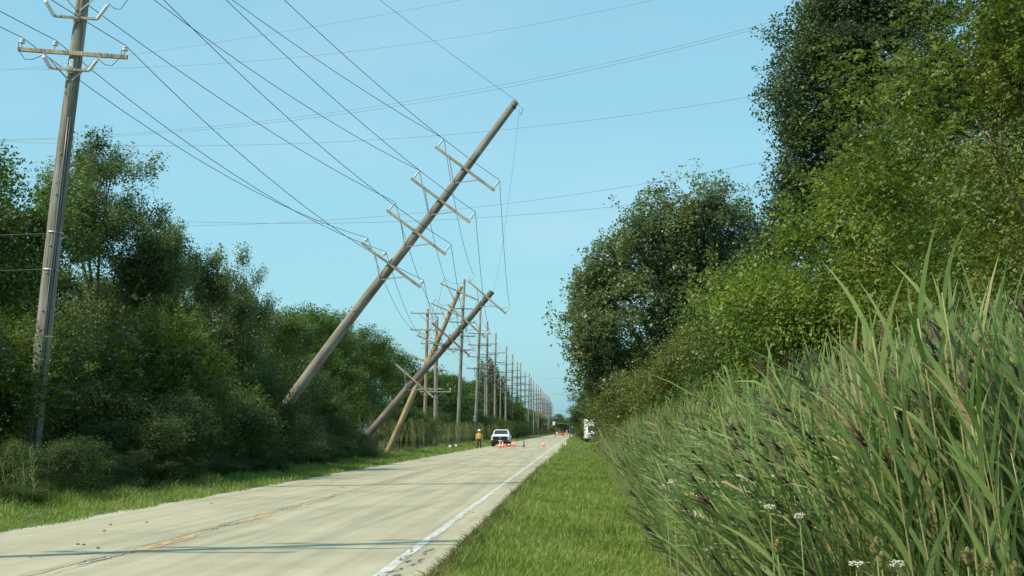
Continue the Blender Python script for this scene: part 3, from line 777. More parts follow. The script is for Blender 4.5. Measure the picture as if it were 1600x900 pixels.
def put_reed(k, X, Y, sc, rz, label, group):
    o = empty('reed', (X, Y, 0), label, 'reed', group)
    o.rotation_euler = (R.gauss(0, .05), R.gauss(-.03, .05), rz); o.scale = (sc, sc, sc)
    for nm, me in reed_protos[k]: link(nm, me, o)
    return o

def reed_edge(Y):          # left border of the reed bed
    return .92 + .07 * math.sin(Y * .9) + max(0, (Y - 8) * .006)
near = []
tries = 0
while len(near) < 300 and tries < 20000:
    tries += 1
    Y = 5.0 + 6.5 * R.random()
    X = R.uniform(.5, 700 / F * Y + .25)
    if X < reed_edge(Y) or any((a - X) ** 2 + (b - Y) ** 2 < .07 ** 2 for a, b, *_ in near): continue
    near.append((X, Y))
for X, Y in near:
    edge = X - reed_edge(Y)
    px = 900 + X / Y * F
    if edge < .38: k = R.choice((5, 6, 7, 8, 9, 13, 5, 7)); sc = R.uniform(.70, .90); lab = 'reed bowing left over the grass at the edge of the reed bed'; grp = 'reeds bowing over the verge'
    elif px > 1380: k = R.choice((0, 1, 2, 3, 4, 10, 11, 12)); sc = R.uniform(.80, .95) ; lab = 'tall upright green reed in the right foreground of the bed'; grp = 'tall reeds of the right foreground'
    else: k = R.choice((0, 1, 2, 4, 9, 10, 11, 12, 13)); sc = R.uniform(.78, .92); lab = 'green reed in the middle of the near reed bed'; grp = 'reeds of the near bed'
    sc = (1.34 + .25 * X + R.gauss(0, .12)) / 2.3
    if edge < .38: sc *= R.uniform(.72, .95)
    o_ = put_reed(k, X, Y, sc, R.gauss(0, .4), lab, grp)
    if edge < .38: o_.rotation_euler.y = -min(R.uniform(0, .5), max(-.1, (X + reed_tip[k] * sc - (.42 if R.random() < .5 else .2) - .010 * Y) / 1.7))
for X, Y, sc, k, lab in ((1.42, 5.2, .97, 1, 'tallest reed of all, its broad blades rising near the right picture edge'), (1.46, 5.5, .93, 4, 'tall pale reed just beside the tallest reed'), (1.32, 5.3, .9, 10, 'reed with long diagonal blades left of the tallest reed')):
    put_reed(k, X, Y, sc, R.gauss(0, .2), lab, None)

# the rest of the reed bed as one mass: light versions of the same plants
def light_reed(seed, h, lean, plume):
    st, lv, pl = reed_variant(seed, h, lean, 3, plume)
    V, Q, MI = [], [], []
    sv = []
    for i in (0, 4, 7, 10): sv += [st[i] + Vector((.005, 0, 0)), st[i] - Vector((.005, 0, 0))]
    V += sv; Q += strip_faces(3, 0); MI += [1] * 3
    for v in lv: Q += strip_faces(3, len(V)); V += v; MI += [0] * 3
    for v in pl[:9]: Q += [(len(V), len(V) + 1, len(V) + 7, len(V) + 6)]; V += [p + (p - v[j ^ 1]) * .5 for j, p in enumerate(v)]; MI += [2]
    return np.array([tuple(p) for p in V]), np.array(Q), np.array(MI)
lights = [light_reed(400 + i, 2.4, (.08, .15, .25, .12, .6, .45, .2, .7)[i], i in (1, 4, 7)) for i in range(8)]

def reed_mass(name, spots, mats, label, wide=1.0):
    g = np.random.default_rng(91); VV, QQ, TT, MM = [], [], [], []; n = 0
    byk = {}
    for s in spots: byk.setdefault(s[3], []).append(s)
    for k, ss in byk.items():
        V, Q, MI = lights[k]
        a = np.array([(s[0], s[1], s[2], s[4]) for s in ss])
        c, s_ = np.cos(a[:, 3])[:, None], np.sin(a[:, 3])[:, None]
        x = V[None, :, 0] * c - V[None, :, 1] * s_; y = V[None, :, 0] * s_ + V[None, :, 1] * c
        P = np.stack([x * a[:, 2:3] + a[:, 0:1], y * a[:, 2:3] + a[:, 1:2], np.broadcast_to(V[None, :, 2], x.shape) * a[:, 2:3]], -1)
        if len(ss[0]) > 5: P[:, :, 0] -= P[:, :, 2] * np.array([s[5] for s in ss])[:, None]
        VV.append(P.reshape(-1, 3))
        q = Q[None] + (np.arange(len(ss)) * len(V))[:, None, None] + n
        QQ.append(q.reshape(-1, 4)); n += len(ss) * len(V)
        base = np.clip(g.normal(.38, .13, (len(ss), 1)) + g.normal(0, .12, (len(ss), len(Q))) + (g.random((len(ss), 1)) < .09) * .45, 0, 1)
        TT.append(base.ravel()); MM.append(np.tile(MI, len(ss)))
    me = np_mesh(name, np.concatenate(VV), np.concatenate(QQ), mats, np.concatenate(TT), ft=np.concatenate(MM))
    return tag(link(name, me), label, 'reeds', kind='stuff')
spots = []
while len(spots) < 6200:
    Y = 5.6 + 98 * R.random() ** 2.1
    w = min(4.2, 700 / F * Y + .5)
    X = R.uniform(.4, w)
    e = X - reed_edge(Y)
    if e < 0: continue
    k = R.choice((4, 5, 7)) if e < .5 and R.random() < .75 else R.choice((0, 1, 2, 3, 6))
    spots.append((X, Y, (1.36 + .25 * X + R.gauss(0, .15)) / 2.4 * (R.uniform(.7, .95) if e < .45 else 1), k, R.gauss(0, .45), min(R.uniform(0, .5), max(-.1, (X - (.0, .0, .0, .0, .62, .48, .0, .72)[k] - (.35 if R.random() < .6 else .15) - .010 * Y) / 1.7)) if e < .4 else R.gauss(.03, .06)))
reed_mass('reed_bed', spots, [M['reed'], M['reed_stem'], M['plume']], 'dense green reed bed along the right verge')
spots = []
while len(spots) < 1800:
    Y = R.uniform(93, 330); X = R.uniform(-17.5, -13.2)
    if Y < 100 and R.random() < .5: continue
    if X > -15.9 and Y < 124: continue
    spots.append((X, Y, R.uniform(.8, 1.2), R.randrange(8), R.gauss(0, 1.5)))
reed_mass('reed_bed', spots, [M['reed_left'], M['reed_stem'], M['plume_pale']], 'dull olive reed bed at the feet of the poles on the left')
spots = []
for i in range(26): spots.append((R.uniform(-13.4, -12.0), R.uniform(30.5, 34), R.uniform(.45, .72), R.randrange(8), R.gauss(0, 1.5)))
reed_mass('reed_bed', spots, [M['reed'], M['reed_stem'], M['plume']], 'small pale clump of reeds at the left picture edge beside the verge')

# ------------------------------------------------------------------ grass
def grass(name, spots, L, W, mat, label, lean=.35):
    g = np.random.default_rng(int(abs(spots[0, 0]) * 100) + 5); n = len(spots)
    P = np.zeros((n, 3)); P[:, :2] = spots[:, :2]; P[:, 2] = .0
    az = g.uniform(0, 2 * np.pi, n); o = np.stack([np.cos(az), np.sin(az), np.zeros(n)], 1)
    ln = np.abs(g.normal(0, lean, n))[:, None]
    D0 = unit(np.array([0, 0, 1.0]) + o * ln * .6 + np.array([.1, 0, 0])); D1 = unit(np.array([0, 0, .75]) + o * (ln + .55))
    LL = (L * g.uniform(.5, 1.35, n) * spots[:, 2])[:, None]; WW = (W * g.uniform(.7, 1.3, n) * spots[:, 3])[:, None]
    S = unit(np.cross(D0, g.normal(size=(n, 3))))
    V = np.empty((n, 5, 3)); V[:, 0] = P + S * WW; V[:, 1] = P - S * WW
    m = P + D0 * LL * .55; V[:, 2] = m - S * WW * .8; V[:, 3] = m + S * WW * .8; V[:, 4] = m + D1 * LL * .5
    q = np.array([[0, 1, 2, 3]])[None] + (np.arange(n) * 5)[:, None, None]
    t = np.array([[3, 2, 4, 4]])[None] + (np.arange(n) * 5)[:, None, None]
    me = bpy.data.meshes.new(name)
    b = np.arange(n) * 5
    lv = np.stack([b, b + 1, b + 2, b + 3, b + 3, b + 2, b + 4], 1).astype(np.int32)
    me.vertices.add(n * 5); me.vertices.foreach_set('co', V.astype(np.float32).ravel())
    me.loops.add(n * 7); me.loops.foreach_set('vertex_index', lv.ravel())
    ls = (np.arange(n) * 7)[:, None] + np.array([[0, 4]])
    me.polygons.add(n * 2); me.polygons.foreach_set('loop_start', ls.astype(np.int32).ravel())
    me.materials.append(mat); me.update(calc_edges=True)
    a = me.attributes.new('tint', 'FLOAT', 'FACE')
    patch = .12 * np.sin(spots[:, 0] * 2.1 + spots[:, 1] * .7) + .1 * np.sin(spots[:, 1] * 1.9 + 1)
    tv = np.clip(.42 + patch + g.normal(0, .17, n) + (g.random(n) < .08) * .45, 0, 1)
    a.data.foreach_set('value', np.repeat(tv, 2).astype(np.float32))
    return tag(link(name, me), label, 'grass', kind='stuff')

g_ = np.random.default_rng(5)
def near_bias(n, a, b, pw): return a + (b - a) * g_.random(n) ** pw
n = 95000
Y = near_bias(n, 15.5, 105, 2.3); Y[:9000] = 100 + 260 * g_.random(9000); sc = 1 + (Y - 15) * .02
edge = RR + .16 + .14 * (np.sin(Y * 1.7 + 5) * .4 + np.sin(Y * .61 + 10) * .35) + .12 * np.sin(Y * 3.1) * np.sin(Y * .37)
X = edge + (1.6 + np.minimum(Y, 110) * .012 - edge) * g_.random(n) ** .9
hgt = np.where(X < edge + .25, 1.35, 1.0) * (1 + .45 * np.sin(X * 3.1 + Y * 1.1) * np.sin(Y * .83 + X) * np.sin(Y * .21 + 1))
bare = np.sin(X * 2.3 + Y * .9) * np.sin(Y * .53 - X) + .5 * np.sin(Y * 2.1 + X * 3) > .62 + 1.4 * (X - edge)
sel = ~bare | (g_.random(n) < .2)
X, Y, hgt, sc = X[sel], Y[sel], hgt[sel], sc[sel]
grass('grass', np.stack([X, Y, hgt * (1 + (sc - 1) * .25), sc], 1), .13, .0042, M['grass'], 'mown green grass verge between the road and the reed bed')
n = 9000
Y = near_bias(n, 15.5, 70, 1.8); X = RR + .05 + .35 * g_.random(n) ** 2 * np.sin(Y * 2.3) ** 2 + .1 * g_.random(n)
grass('weeds', np.stack([X, Y, .7 + .8 * g_.random(n), 1.3 + (Y - 15) * .02], 1), .15, .006, M['grass_dry'], 'ragged weeds along the crumbling right edge of the road', .7)
n = 62000
Y = near_bias(n, 21, 260, 2.2); sc = 1 + (Y - 20) * .022
X = RL - .12 - .10 * np.sin(Y * 1.3) - 3.1 * g_.random(n)
hgt = (.8 + 1.2 * np.clip((RL - X - 1.6) / 2, 0, 1)) * (1 + .6 * np.sin(X * 1.7 + Y * .9) * np.sin(Y * .47 + X * 2))
grass('grass', np.stack([X, Y, hgt * (1 + (sc - 1) * .15), sc], 1), .16, .005, M['grass'], 'green grass verge along the left edge of the road')
n = 2600
Y = near_bias(n, 24, 120, 1.6); X = -12.4 - 1.7 * g_.random(n)
grass('weeds', np.stack([X, Y, .6 + 1.1 * g_.random(n), 1.2 + (Y - 20) * .015], 1), .42, .006, M['grass_dry'], 'tall dry weeds at the foot of the left thicket', .35)

# ------------------------------------------------------------------ wildflowers at the bottom right
M['petal'] = plain('cream_petals', (.50, .49, .38), .8, var=.15, scale=40)
M['seed'] = leaf_mat('seed_head', [(.10, .12, .03), (.19, .19, .06), (.30, .25, .12)], .1, .8, .1)
M['fstem'] = plain('flower_stem', (.12, .17, .05), .6)
flw = [(1370, 858, 4.2, 's', 'tallest brown green seed head at the bottom edge of the reed bed'), (1378, 880, 4.3, 's', 'seed head just below the tallest one at the bottom edge'), (1338, 888, 4.0, 'w', 'white umbel flower left of the brown seed heads at the bottom edge'), (1402, 887, 4.2, 'w', 'white umbel flower right of the brown seed heads at the bottom edge'),
       (1512, 875, 4.0, 's', 'lone seed head near the bottom right corner'), (1543, 893, 4.0, 's', 'seed head cut by the bottom edge near the right corner'), (1586, 897, 4.0, 's', 'seed head in the very bottom right corner'),
       (1040, 765, 6.2, 'w', 'lower left cream flower of the pair on the bowing reeds'), (1051, 757, 6.2, 'w', 'upper right cream flower of the pair on the bowing reeds'), (1078, 777, 6.2, 'y', 'yellow flower just right of the cream pair'), (1095, 781, 6.0, 'y', 'pale yellow flower farthest right of the cream pair'),
       (1085, 810, 6.0, 'w', 'cream flower below the yellow flowers among bowing reeds'), (1108, 863, 5.6, 'w', 'cream flower low at the left front of the reed bed'), (1203, 797, 5.4, 'w', 'small white flower in the middle of the near reed bed'), (1250, 811, 5.2, 'w', 'flat white flower right of the middle of the near reed bed'),
       (1215, 858, 5.0, 's', 'round green seed head in the middle front of the reed bed')]
M['petal_y'] = plain('yellow_petals', (.55, .50, .18), .8, var=.15, scale=40)
for px, py, Y, kd, lab in flw:
    p = at(px, py, Y)
    o = empty('wildflower', (p.x + .05, p.y + .05, 0), lab, 'flower', 'wildflowers in the reeds')
    q = Vector((-.05, -.05, p.z))
    MB().tube([(0, 0, 0), q * .5 + Vector((.02, .01, 0)), q], [.004, .003, .0025], 5).build('stem', M['fstem'], o)
    b = MB()
    if kd == 's':
        b.lathe(q - Vector((0, 0, .015)), (0, 0, 1), [(.003, 0), (.008, .006), (.011, .02), (.010, .034), (.006, .045), (.002, .05)], 8)
        for i in range(150):
            d_ = Vector((R.gauss(0, 1), R.gauss(0, 1), R.uniform(-.2, 1))).normalized(); c = q + Vector((d_.x * .009, d_.y * .009, .006 + d_.z * .02))
            s_ = d_.orthogonal().normalized() * .0016
            b.add([c - s_, c + s_, c + d_ * R.uniform(.006, .017) + Vector((0, 0, .004))], [(0, 1, 2)])
        link('flower_head', tint_mesh(b, 'seed_head', M['seed'], .6), o)
    else:
        for i in range(60):
            a, r_ = R.uniform(0, 6.28), .021 * math.sqrt(R.random())
            c = q + Vector((math.cos(a) * r_, math.sin(a) * r_, .012 + R.uniform(-.006, .008) - r_ * .2))
            b.lathe(c, (R.gauss(0, .4), R.gauss(0, .4), 1), [(.001, 0), (.0032, .0015), (.002, .0035)], 5)
        b.build('flower_head', M['petal_y' if kd == 'y' else 'petal'], o)

# ------------------------------------------------------------------ utility poles
LINE = -15.5
attach = {}            # pole index -> {conductor key: world point}

def post_insulator(b, p, ax, L=.36, r=.055):
    prof = [(.02, -.05), (.02, 0)]
    for i in range(6):
        h = L * (i + .2) / 6; prof += [(r * .62, h), (r, h + L * .05), (r * .62, h + L * .11)]
    prof += [(.03, L), (.03, L + .05), (.012, L + .06)]
    b.lathe(p, ax, prof, 8)
def pin_insulator(b, p, ax):
    b.lathe(p, ax, [(.014, 0), (.014, .10), (.035, .11), (.085, .13), (.095, .155), (.07, .18), (.06, .20), (.085, .215), (.06, .245), (.025, .27), (.03, .29), (.012, .30)], 10)

def make_pole(name, px, d, h, lean, back, r0, r1, arms, mat, label, group=None, lod=0, armw=1.72, armmat='arm', key=None, X=None):
    """arms: list of (distance from top, kind) kind: 'post','pin','bare'"""
    X = LINE if X is None else X
    o = empty(name, (X, d, 0), label, 'utility pole', group)
    o.rotation_euler = (back, lean, 0)
    MW = Matrix.Translation((X, d, 0)) @ o.rotation_euler.to_matrix().to_4x4()
    b = MB(); n = 14 if lod == 0 else 8; seg = 10 if lod == 0 else 4
    b.tube([(0.03 * math.sin(i * 1.1) * (1 if lod == 0 else 0), 0, -.8 + (h + .8) * i / seg) for i in range(seg + 1)], [r0 + (r1 - r0) * i / seg for i in range(seg + 1)], n)
    b.build('shaft', M[mat], o)
    pts = {'top': MW @ Vector((0, 0, h + .05))}
    for ai, (dz, kind) in enumerate(arms):
        z = h - dz; rr = r0 + (r1 - r0) * z / h
        yo = -(rr + .055)
        a = MB(); a.box((0, yo, z), (armw * 2, .10, .125), bev=.01 if lod == 0 else 0)
        ao = a.build('crossarm', M[armmat if d < 180 else 'pole_dark'], o)
        for s in (-1, 1):
            q = MB(); q.bar((s * .85, yo - .065, z - .05), (s * .05, -(rr + .02), z - .80), .045, .02 if lod == 0 else .03, up=(0, 1, 0)); q.build('brace', M['steel'] if lod else M['steel'], ao)
        xs = (-armw + .1, -.55, armw - .1) if kind == 'pin' else (-armw + .1, armw - .1)
        for xi, x in enumerate(xs):
            if kind == 'bare': continue
            q = MB()
            if lod > 0:
                q.lathe((x, yo, z + .06), (0, 0, 1), [(.05, 0), (.06, .2), (.03, .36)], 6)
                tp = .36
            elif kind == 'pin': pin_insulator(q, (x, yo, z + .06), (0, 0, 1)); tp = .29
            else: post_insulator(q, (x, yo, z + .1), (0, 0, 1)); tp = .47
            q.build('insulator', M['insul'], ao)
            pts[(ai, xi)] = MW @ Vector((x, yo, z + .06 + tp))
    if key is not None: attach[key] = pts
    return o

R37 = math.atan2(808 - 369, 732 - 152)
HW = 1.70
# pole out of view near the camera: carries the lines on and throws the shadow over the near road
make_pole('utility_pole', 0, 15.8, 21, .01, 0, .24, .14, [(4, 'post'), (5.75, 'post'), (7.5, 'post'), (9.3, 'pin')], 'pole', 'nearest wooden pole beside the left verge, out of the picture', 'poles of the line', key=0)
p1o = make_pole('utility_pole', 52, 42.2, 21.3, math.radians(4.9), 0, .27, .15, [(3.1, 'post'), (4.75, 'post'), (6.4, 'post'), (8.5, 'pin')], 'pole', 'tall upright weathered pole at the left picture edge with a pale crossarm', 'poles of the line', key=1, armw=1.64, X=LINE - .32)
# extra fittings of the near upright pole: cutouts on short steel arms, conduit, bolts
def on_pole1(z): return .27 + (.15 - .27) * z / 21.3
for z, spread, sz in ((13.86, .62, 1.0), (12.30, .55, .75)):
    r_ = on_pole1(z); yo = -(r_ + .1)
    a = MB(); a.box((0, yo, z), (spread * 2, .07, .07)); a.box((0, yo + .05, z), (.16, .12, .2)); ao = a.build('cutout_arm', M['arm'], p1o)
    for s in (-1, 1):
        q = MB(); ax = Vector((s * .55, -.1, .8)).normalized(); b0 = Vector((s * (spread + .02), yo - .06, z - .02))
        prof = [(.02, -.03), (.03, 0)]
        for i in range(7): prof += [(.045, .07 * sz * i + .02), (.07, .07 * sz * i + .04), (.045, .07 * sz * i + .06)]
        prof += [(.04, .07 * sz * 7 + .02), (.02, .07 * sz * 7 + .08)]
        q.lathe(b0, ax, prof, 8); q.build('cutout', M['insul'], ao)
        MB().box(b0 + Vector((-s * .1, .02, .02)), (.16, .07, .06)).build('clamp', M['steel'], ao)
        top = b0 + ax * (.07 * sz * 7 + .08)
        if s > 0 or sz < 1:
            tgt = Vector((s * 1.45, yo, 13.0 if sz < 1 else 14.75)) if s > 0 else Vector((-1.62, yo, 13.0))
            mid = (top + tgt) / 2 + Vector((s * .12, -.05, -.35))
            MB().tube([top, top.lerp(mid, .55) + Vector((0, 0, -.06)), mid, mid.lerp(tgt, .6) + Vector((s * .1, 0, 0)), tgt], .011, 5).build('jumper', M['wire'], p1o)
cz = [(.30 + (.17 - .30) * k / 10) for k in range(11)]
MB().tube([(on_pole1(1.4 * k) * .62 + .02, -on_pole1(1.4 * k) * .80 - .02, 1.4 * k - .3) for k in range(9)], .035, 6).build('conduit', M['wire'], p1o)
MB().tube([(on_pole1(1.4 * k) * .36, -on_pole1(1.4 * k) * .96 - .012, 1.4 * k - .3) for k in range(9)], .012, 5).build('ground_wire', M['steel'], p1o)
for z in (4.2, 5.2, 6.3, 7.1, 8.6, 9.8): 
    MB().lathe((-.02, -on_pole1(z) + .01, z), (0, -1, 0), [(.03, 0), (.03, .03), (.015, .05)], 6).build('bolt', M['steel'], p1o)
for z in (6.4, 7.5): MB().lathe((0, 0, z - .03), (0, 0, 1), [(on_pole1(z) + .012, 0), (on_pole1(z) + .012, .06)], 14).build('band', M['steel'], p1o)
MB().box((0, -on_pole1(12.6) - .05, 12.45), (.13, .09, .34), bev=.02).build('bracket', M['insul'], p1o)

p2o = make_pole('utility_pole', 369, 67.4, 21.2, R37, 0, .29, .16, [(3.95, 'post'), (5.8, 'post'), (7.65, 'post'), (9.55, 'pin')], 'pole', 'longest leaning weathered pole with four crossarms tilted toward the road', 'poles of the line', key=2)
MB().lathe((0, 0, 20.9), (0, 0, 1), [(.17, 0), (.17, .06)], 12).build('top_band', M['wire'], p2o)
MB().tube([(.1, -.1, 21.15), (.45, -.12, 21.1), (.55, -.12, 20.8)], .02, 5).build('top_bracket', M['steel'], p2o)
R3 = math.atan2(770 - 545, 713 - 455)
p3o = make_pole('utility_pole', 545, 101, 14.9, R3, 0, .28, .20, [(.55, 'post'), (2.7, 'post'), (4.35, 'post'), (8.1, 'bare')], 'pole_dark', 'second leaning pole, short and dark, crossing the tan leaning pole', 'poles of the line', key=3)
for c, mt in zip([c for c in p3o.children if c.name.startswith('crossarm')][2:3], ('arm_brown',)):
    c.data.materials.clear(); c.data.materials.append(M[mt]); c['label'] = 'reddish brown third crossarm of the leaning pole'
MB().lathe((-.02, -.24, 9.9), (0, -1, 0), [(.16, 0), (.16, .05), (.1, .1)], 8).build('plate', M['wire'], p3o)
R4 = math.atan2(720 - 605, 706 - 448)
make_pole('utility_pole', 605, 121.6, 14.9, R4, 0, .26, .17, [(.5, 'post'), (2.3, 'post'), (5.2, 'pin'), (6.9, 'bare')], 'pole_new', 'tan leaning pole rising from the reeds behind the dark leaning pole', 'poles of the line', key=4)
make_pole('utility_pole', 663, 151, 14.2, .02, 0, .19, .15, [(.5, 'post'), (2.2, 'pin'), (8.2, 'bare')], 'pole_new', 'thin short tan pole standing upright, left of the thick short pole', 'poles of the line', key=5, lod=1)
make_pole('utility_pole', 680, 163, 14.3, .005, 0, .26, .2, [(3.0, 'post'), (8.3, 'pin')], 'pole', 'thick short upright pole right behind the crossed leaning poles', 'poles of the line', key=6, lod=1)
A4 = [(3.9, 'post'), (5.7, 'post'), (7.5, 'post'), (9.3, 'post')]
far = [(193.5, 21.6, 2.2, 'first tall standing pole right of the short poles, leaning slightly'), (226.6, 20.5, 2.4, 'tall standing pole left above the white pickup truck'),
       (256, 20.6, .4, 'standing pole straight above the hood of the white pickup truck'), (282, 20.4, .5, 'standing pole above the right side of the white pickup truck'),
       (325, 20.2, .6, 'standing pole just right of the tall dark tree'), (354, 20, .9, 'standing pole second right of the tall dark tree')]
for i, (d, h, ln, lab) in enumerate(far):
    make_pole('utility_pole', 0, d, h, math.radians(ln), 0, .27, .16, A4, 'pole', lab, 'poles of the line', lod=1, key=7 + i)
kk = 13; d = 386
while d < 960:
    make_pole('utility_pole', 0, d, R.uniform(19.4, 20.8), math.radians(R.gauss(.5, .7)), 0, .28, .17, A4, R.choice(('pole', 'pole', 'pole_dark')), 'distant upright pole in the row toward the horizon, %s of the distant ones' % nth('h'), 'distant poles of the line', lod=1, key=kk)
    kk += 1; d += 31 + R.uniform(-2, 2)
# second, shorter distribution line just beyond
for i, (d, h) in enumerate(((246, 12.5), (302, 12.5), (345, 12))):
    make_pole('distribution_pole', 0, d, h, .01, 0, .17, .12, [(.4, 'post'), (1.6, 'bare')], 'pole', ('low pole with a wide crossarm between the standing poles', 'second low pole behind the first low pole', 'third and farthest of the low poles')[i], 'low poles', lod=1, X=-15.2 - .3 * i, armw=1.9)

# ------------------------------------------------------------------ wires
def span(a, b, sag, n=14):
    return [a.lerp(b, i / n) - Vector((0, 0, 4 * sag * (i / n) * (1 - i / n))) for i in range(n + 1)]
def conductor(pts, r, label, group, mat='wire', name='power_line'):
    o = MB().tube(pts, r, 5, cap=False).build(name, M[mat])
    return tag(o, label, 'wire', group)
names = ('top', 'second', 'third')
for ai in range(3):
    for si, sd in enumerate(('left', 'right')):
        k = (ai, si); pts = span(attach[0][k], attach[1][k], .25)
        pts += span(attach[1][k], attach[2][k], .45 + .12 * ((ai + si) % 2))[1:]
        pts += span(attach[2][k], attach[3][k], .5 + .5 * R.random())[1:]
        nk = k if k in attach[4] else (ai - 1, si)
        pts += span(attach[3][k], attach[4][nk if nk in attach[4] else (0, si)], .5)[1:]
        conductor(pts, .0125, 'wire running over the %s end of the %s crossarm of the longest leaning pole' % (sd, names[ai]), 'wires of the leaning poles')
for xi, nm in enumerate(('left end', 'inner left insulator', 'right end')):
    k = (3, xi)
    pts = span(attach[0][k], attach[1][k], .2) + span(attach[1][k], attach[2][k], .75)[1:]
    e = attach[4][(2, xi)]
    pts += span(attach[2][k], e, 1.1 + .3 * xi)[1:]
    conductor(pts, .0115, 'wire running over the %s of the lowest crossarm of the longest leaning pole' % nm, 'wires of the leaning poles')
pts = span(attach[0]['top'], attach[1]['top'], .2) + span(attach[1]['top'], attach[2]['top'], .3)[1:]
conductor(pts, .008, 'thin wire reaching the tip of the longest leaning pole', 'wires of the leaning poles')
conductor(span(attach[2]['top'] + Vector((.1, 0, -.4)), attach[3]['top'] + Vector((0, 0, -.1)), 1.0), .0055, 'thin slack wire hanging from the tip of the longest leaning pole', 'wires of the leaning poles')
for si, sd in enumerate(('left', 'right')):
    for ai in range(2):
        a = attach[4][(ai, si)]
        conductor(span(a, attach[6][(0, si)] + Vector((0, 0, -.9 * ai)), 1.4), .011, 'slack wire from the %s end of the %s crossarm of the tan leaning pole' % (sd, names[ai]), 'slack wires behind the crossed poles')
for ai in range(4):
    for si in range(2):
        pts = [attach[7][(ai, si)]]
        for q in range(7, kk - 1): pts += span(attach[q][(ai, si)], attach[q + 1][(ai, si)], .5, 6)[1:]
        conductor(pts, .013, 'far wire strung along the row of standing poles', 'wires of the standing poles')
for si in range(2):
    for ai in range(2):
        conductor(span(attach[6][(0, si)] + Vector((0, 0, -.4 * ai)), attach[7][(ai + 2, si)], .8), .012, 'wire between the thick short pole and the first tall standing pole', 'wires at the thick short pole')
# cables hooked on the near upright pole
b1 = Vector((LINE - .32, 42.2, 0)); ax1 = Vector((math.sin(math.radians(4.9)), 0, math.cos(math.radians(4.9))))
for z, lab in ((7.45, 'upper thin cable leaving the upright pole to the left'), (6.4, 'lower thin cable leaving the upright pole to the left')):
    p = b1 + ax1 * z + Vector((-.2, -.2, 0))
    conductor(span(p, p + Vector((-16, 3, .15)), .06), .014, lab, 'cables on the upright pole')
p = b1 + ax1 * 6.4 + Vector((.2, -.25, 0))
conductor(span(p, Vector((-15.3, 60, 4.6)), .6), .014, 'dark cable drooping from the upright pole into the thicket', 'cables on the upright pole')
# high lines crossing the road
cross = [((-60, 118), (340, 66), (720, 0), 75, 'highest faint crossing line, leaving the picture above the leaning pole'),
         ((-60, 106), (500, 86), (1020, 0), 76, 'second faint crossing line from the top'),
         ((150, 212), (640, 158), (1320, 1), 74, 'upper wire of the crossing pair passing above the longest leaning pole'),
         ((120, 216), (640, 163), (1320, 5), 74.3, 'lower wire of the crossing pair passing above the longest leaning pole'),
         ((-60, 217), (520, 222), (1190, 148), 73, 'crossing line passing behind the tip of the longest leaning pole'),
         ((480, 346), (840, 312), (1190, 253), 72, 'crossing line above the cottonwood, reaching the dark tree'),
         ((260, 345), (700, 343), (1140, 301), 70, 'lowest crossing line touching the top of the cottonwood')]
for a, b, c, Y, lab in cross:
    xs = [a[0], b[0], c[0]]; cf = np.polyfit(xs, [a[1], b[1], c[1]], 2)
    x0, x1 = -140, max(c[0] + 120, 1250)
    pts = [at(x, np.polyval(cf, x), Y) for x in np.linspace(x0, x1, 24)]
    conductor(pts, .0085, lab, 'high lines crossing the road', 'wire_far')
for a, b, lab in (((850, 592), (960, 584), 'far line crossing the road low above the works, upper'), ((862, 616), (960, 600), 'far line crossing the road low above the works, middle'), ((868, 641), (920, 641), 'far line crossing the road low above the works, lowest')):
    conductor(span(at(*a, 200), at(*b, 200), .1, 6), .016, lab, 'low far crossing lines', 'wire_far')

# ------------------------------------------------------------------ white pickup truck
M['car_white'] = plain('white_car_paint', (.78, .79, .80), .25, var=.02)
M['car_black'] = plain('black_plastic', (.018, .018, .02), .5, var=.1)
M['glass'] = plain('dark_glass', (.03, .04, .045), .08, var=.05, spec=.8)
M['lamp'] = plain('lamp_glass', (.55, .57, .58), .15, var=.05)
M['chrome'] = plain('brushed_metal', (.5, .5, .5), .3, .9)
M['orange'] = plain('orange_plastic', (.85, .13, .035), .5, var=.08)
M['refl'] = plain('white_reflective_band', (.85, .85, .85), .35, var=.04)
M['plate'] = plain('plate_white', (.75, .75, .75), .4, var=.03)

def loft(b, secs, mi=0, caps=True):
    """closed sections with equal vertex counts"""
    n = len(secs[0]); v = [p for s in secs for p in s]
    f = [(i * n + k, i * n + (k + 1) % n, (i + 1) * n + (k + 1) % n, (i + 1) * n + k) for i in range(len(secs) - 1) for k in range(n)]
    if caps: f += [tuple(reversed(range(n))), tuple((len(secs) - 1) * n + k for k in range(n))]
    b.add(v, f, mi, False)
def ring(y, hw, z0, z1, c=.12, tz=None):
    """rounded rectangle section in the xz plane at y"""
    return [(-hw + c, y, z0), (hw - c, y, z0), (hw, y, z0 + c), (hw, y, z1 - c), (hw - c, y, z1), (-hw + c, y, z1), (-hw, y, z1 - c), (-hw, y, z0 + c)]
def wheel(parent, x, y, r=.40, w=.26):
    s = 1 if x > 0 else -1
    o = MB().lathe((x - s * w / 2, y, r), (s, 0, 0), [(r * .6, 0), (r * .93, .01), (r, .05), (r, w - .05), (r * .93, w - .01), (r * .62, w), (r * .6, w - .04)], 20).build('wheel', M['rubber'], parent)
    b = MB().lathe((x + s * (w / 2 - .06), y, r), (s, 0, 0), [(r * .6, 0), (r * .58, .03), (r * .2, .045), (r * .12, .06)], 16); b.build('rim', M['chrome'], o)
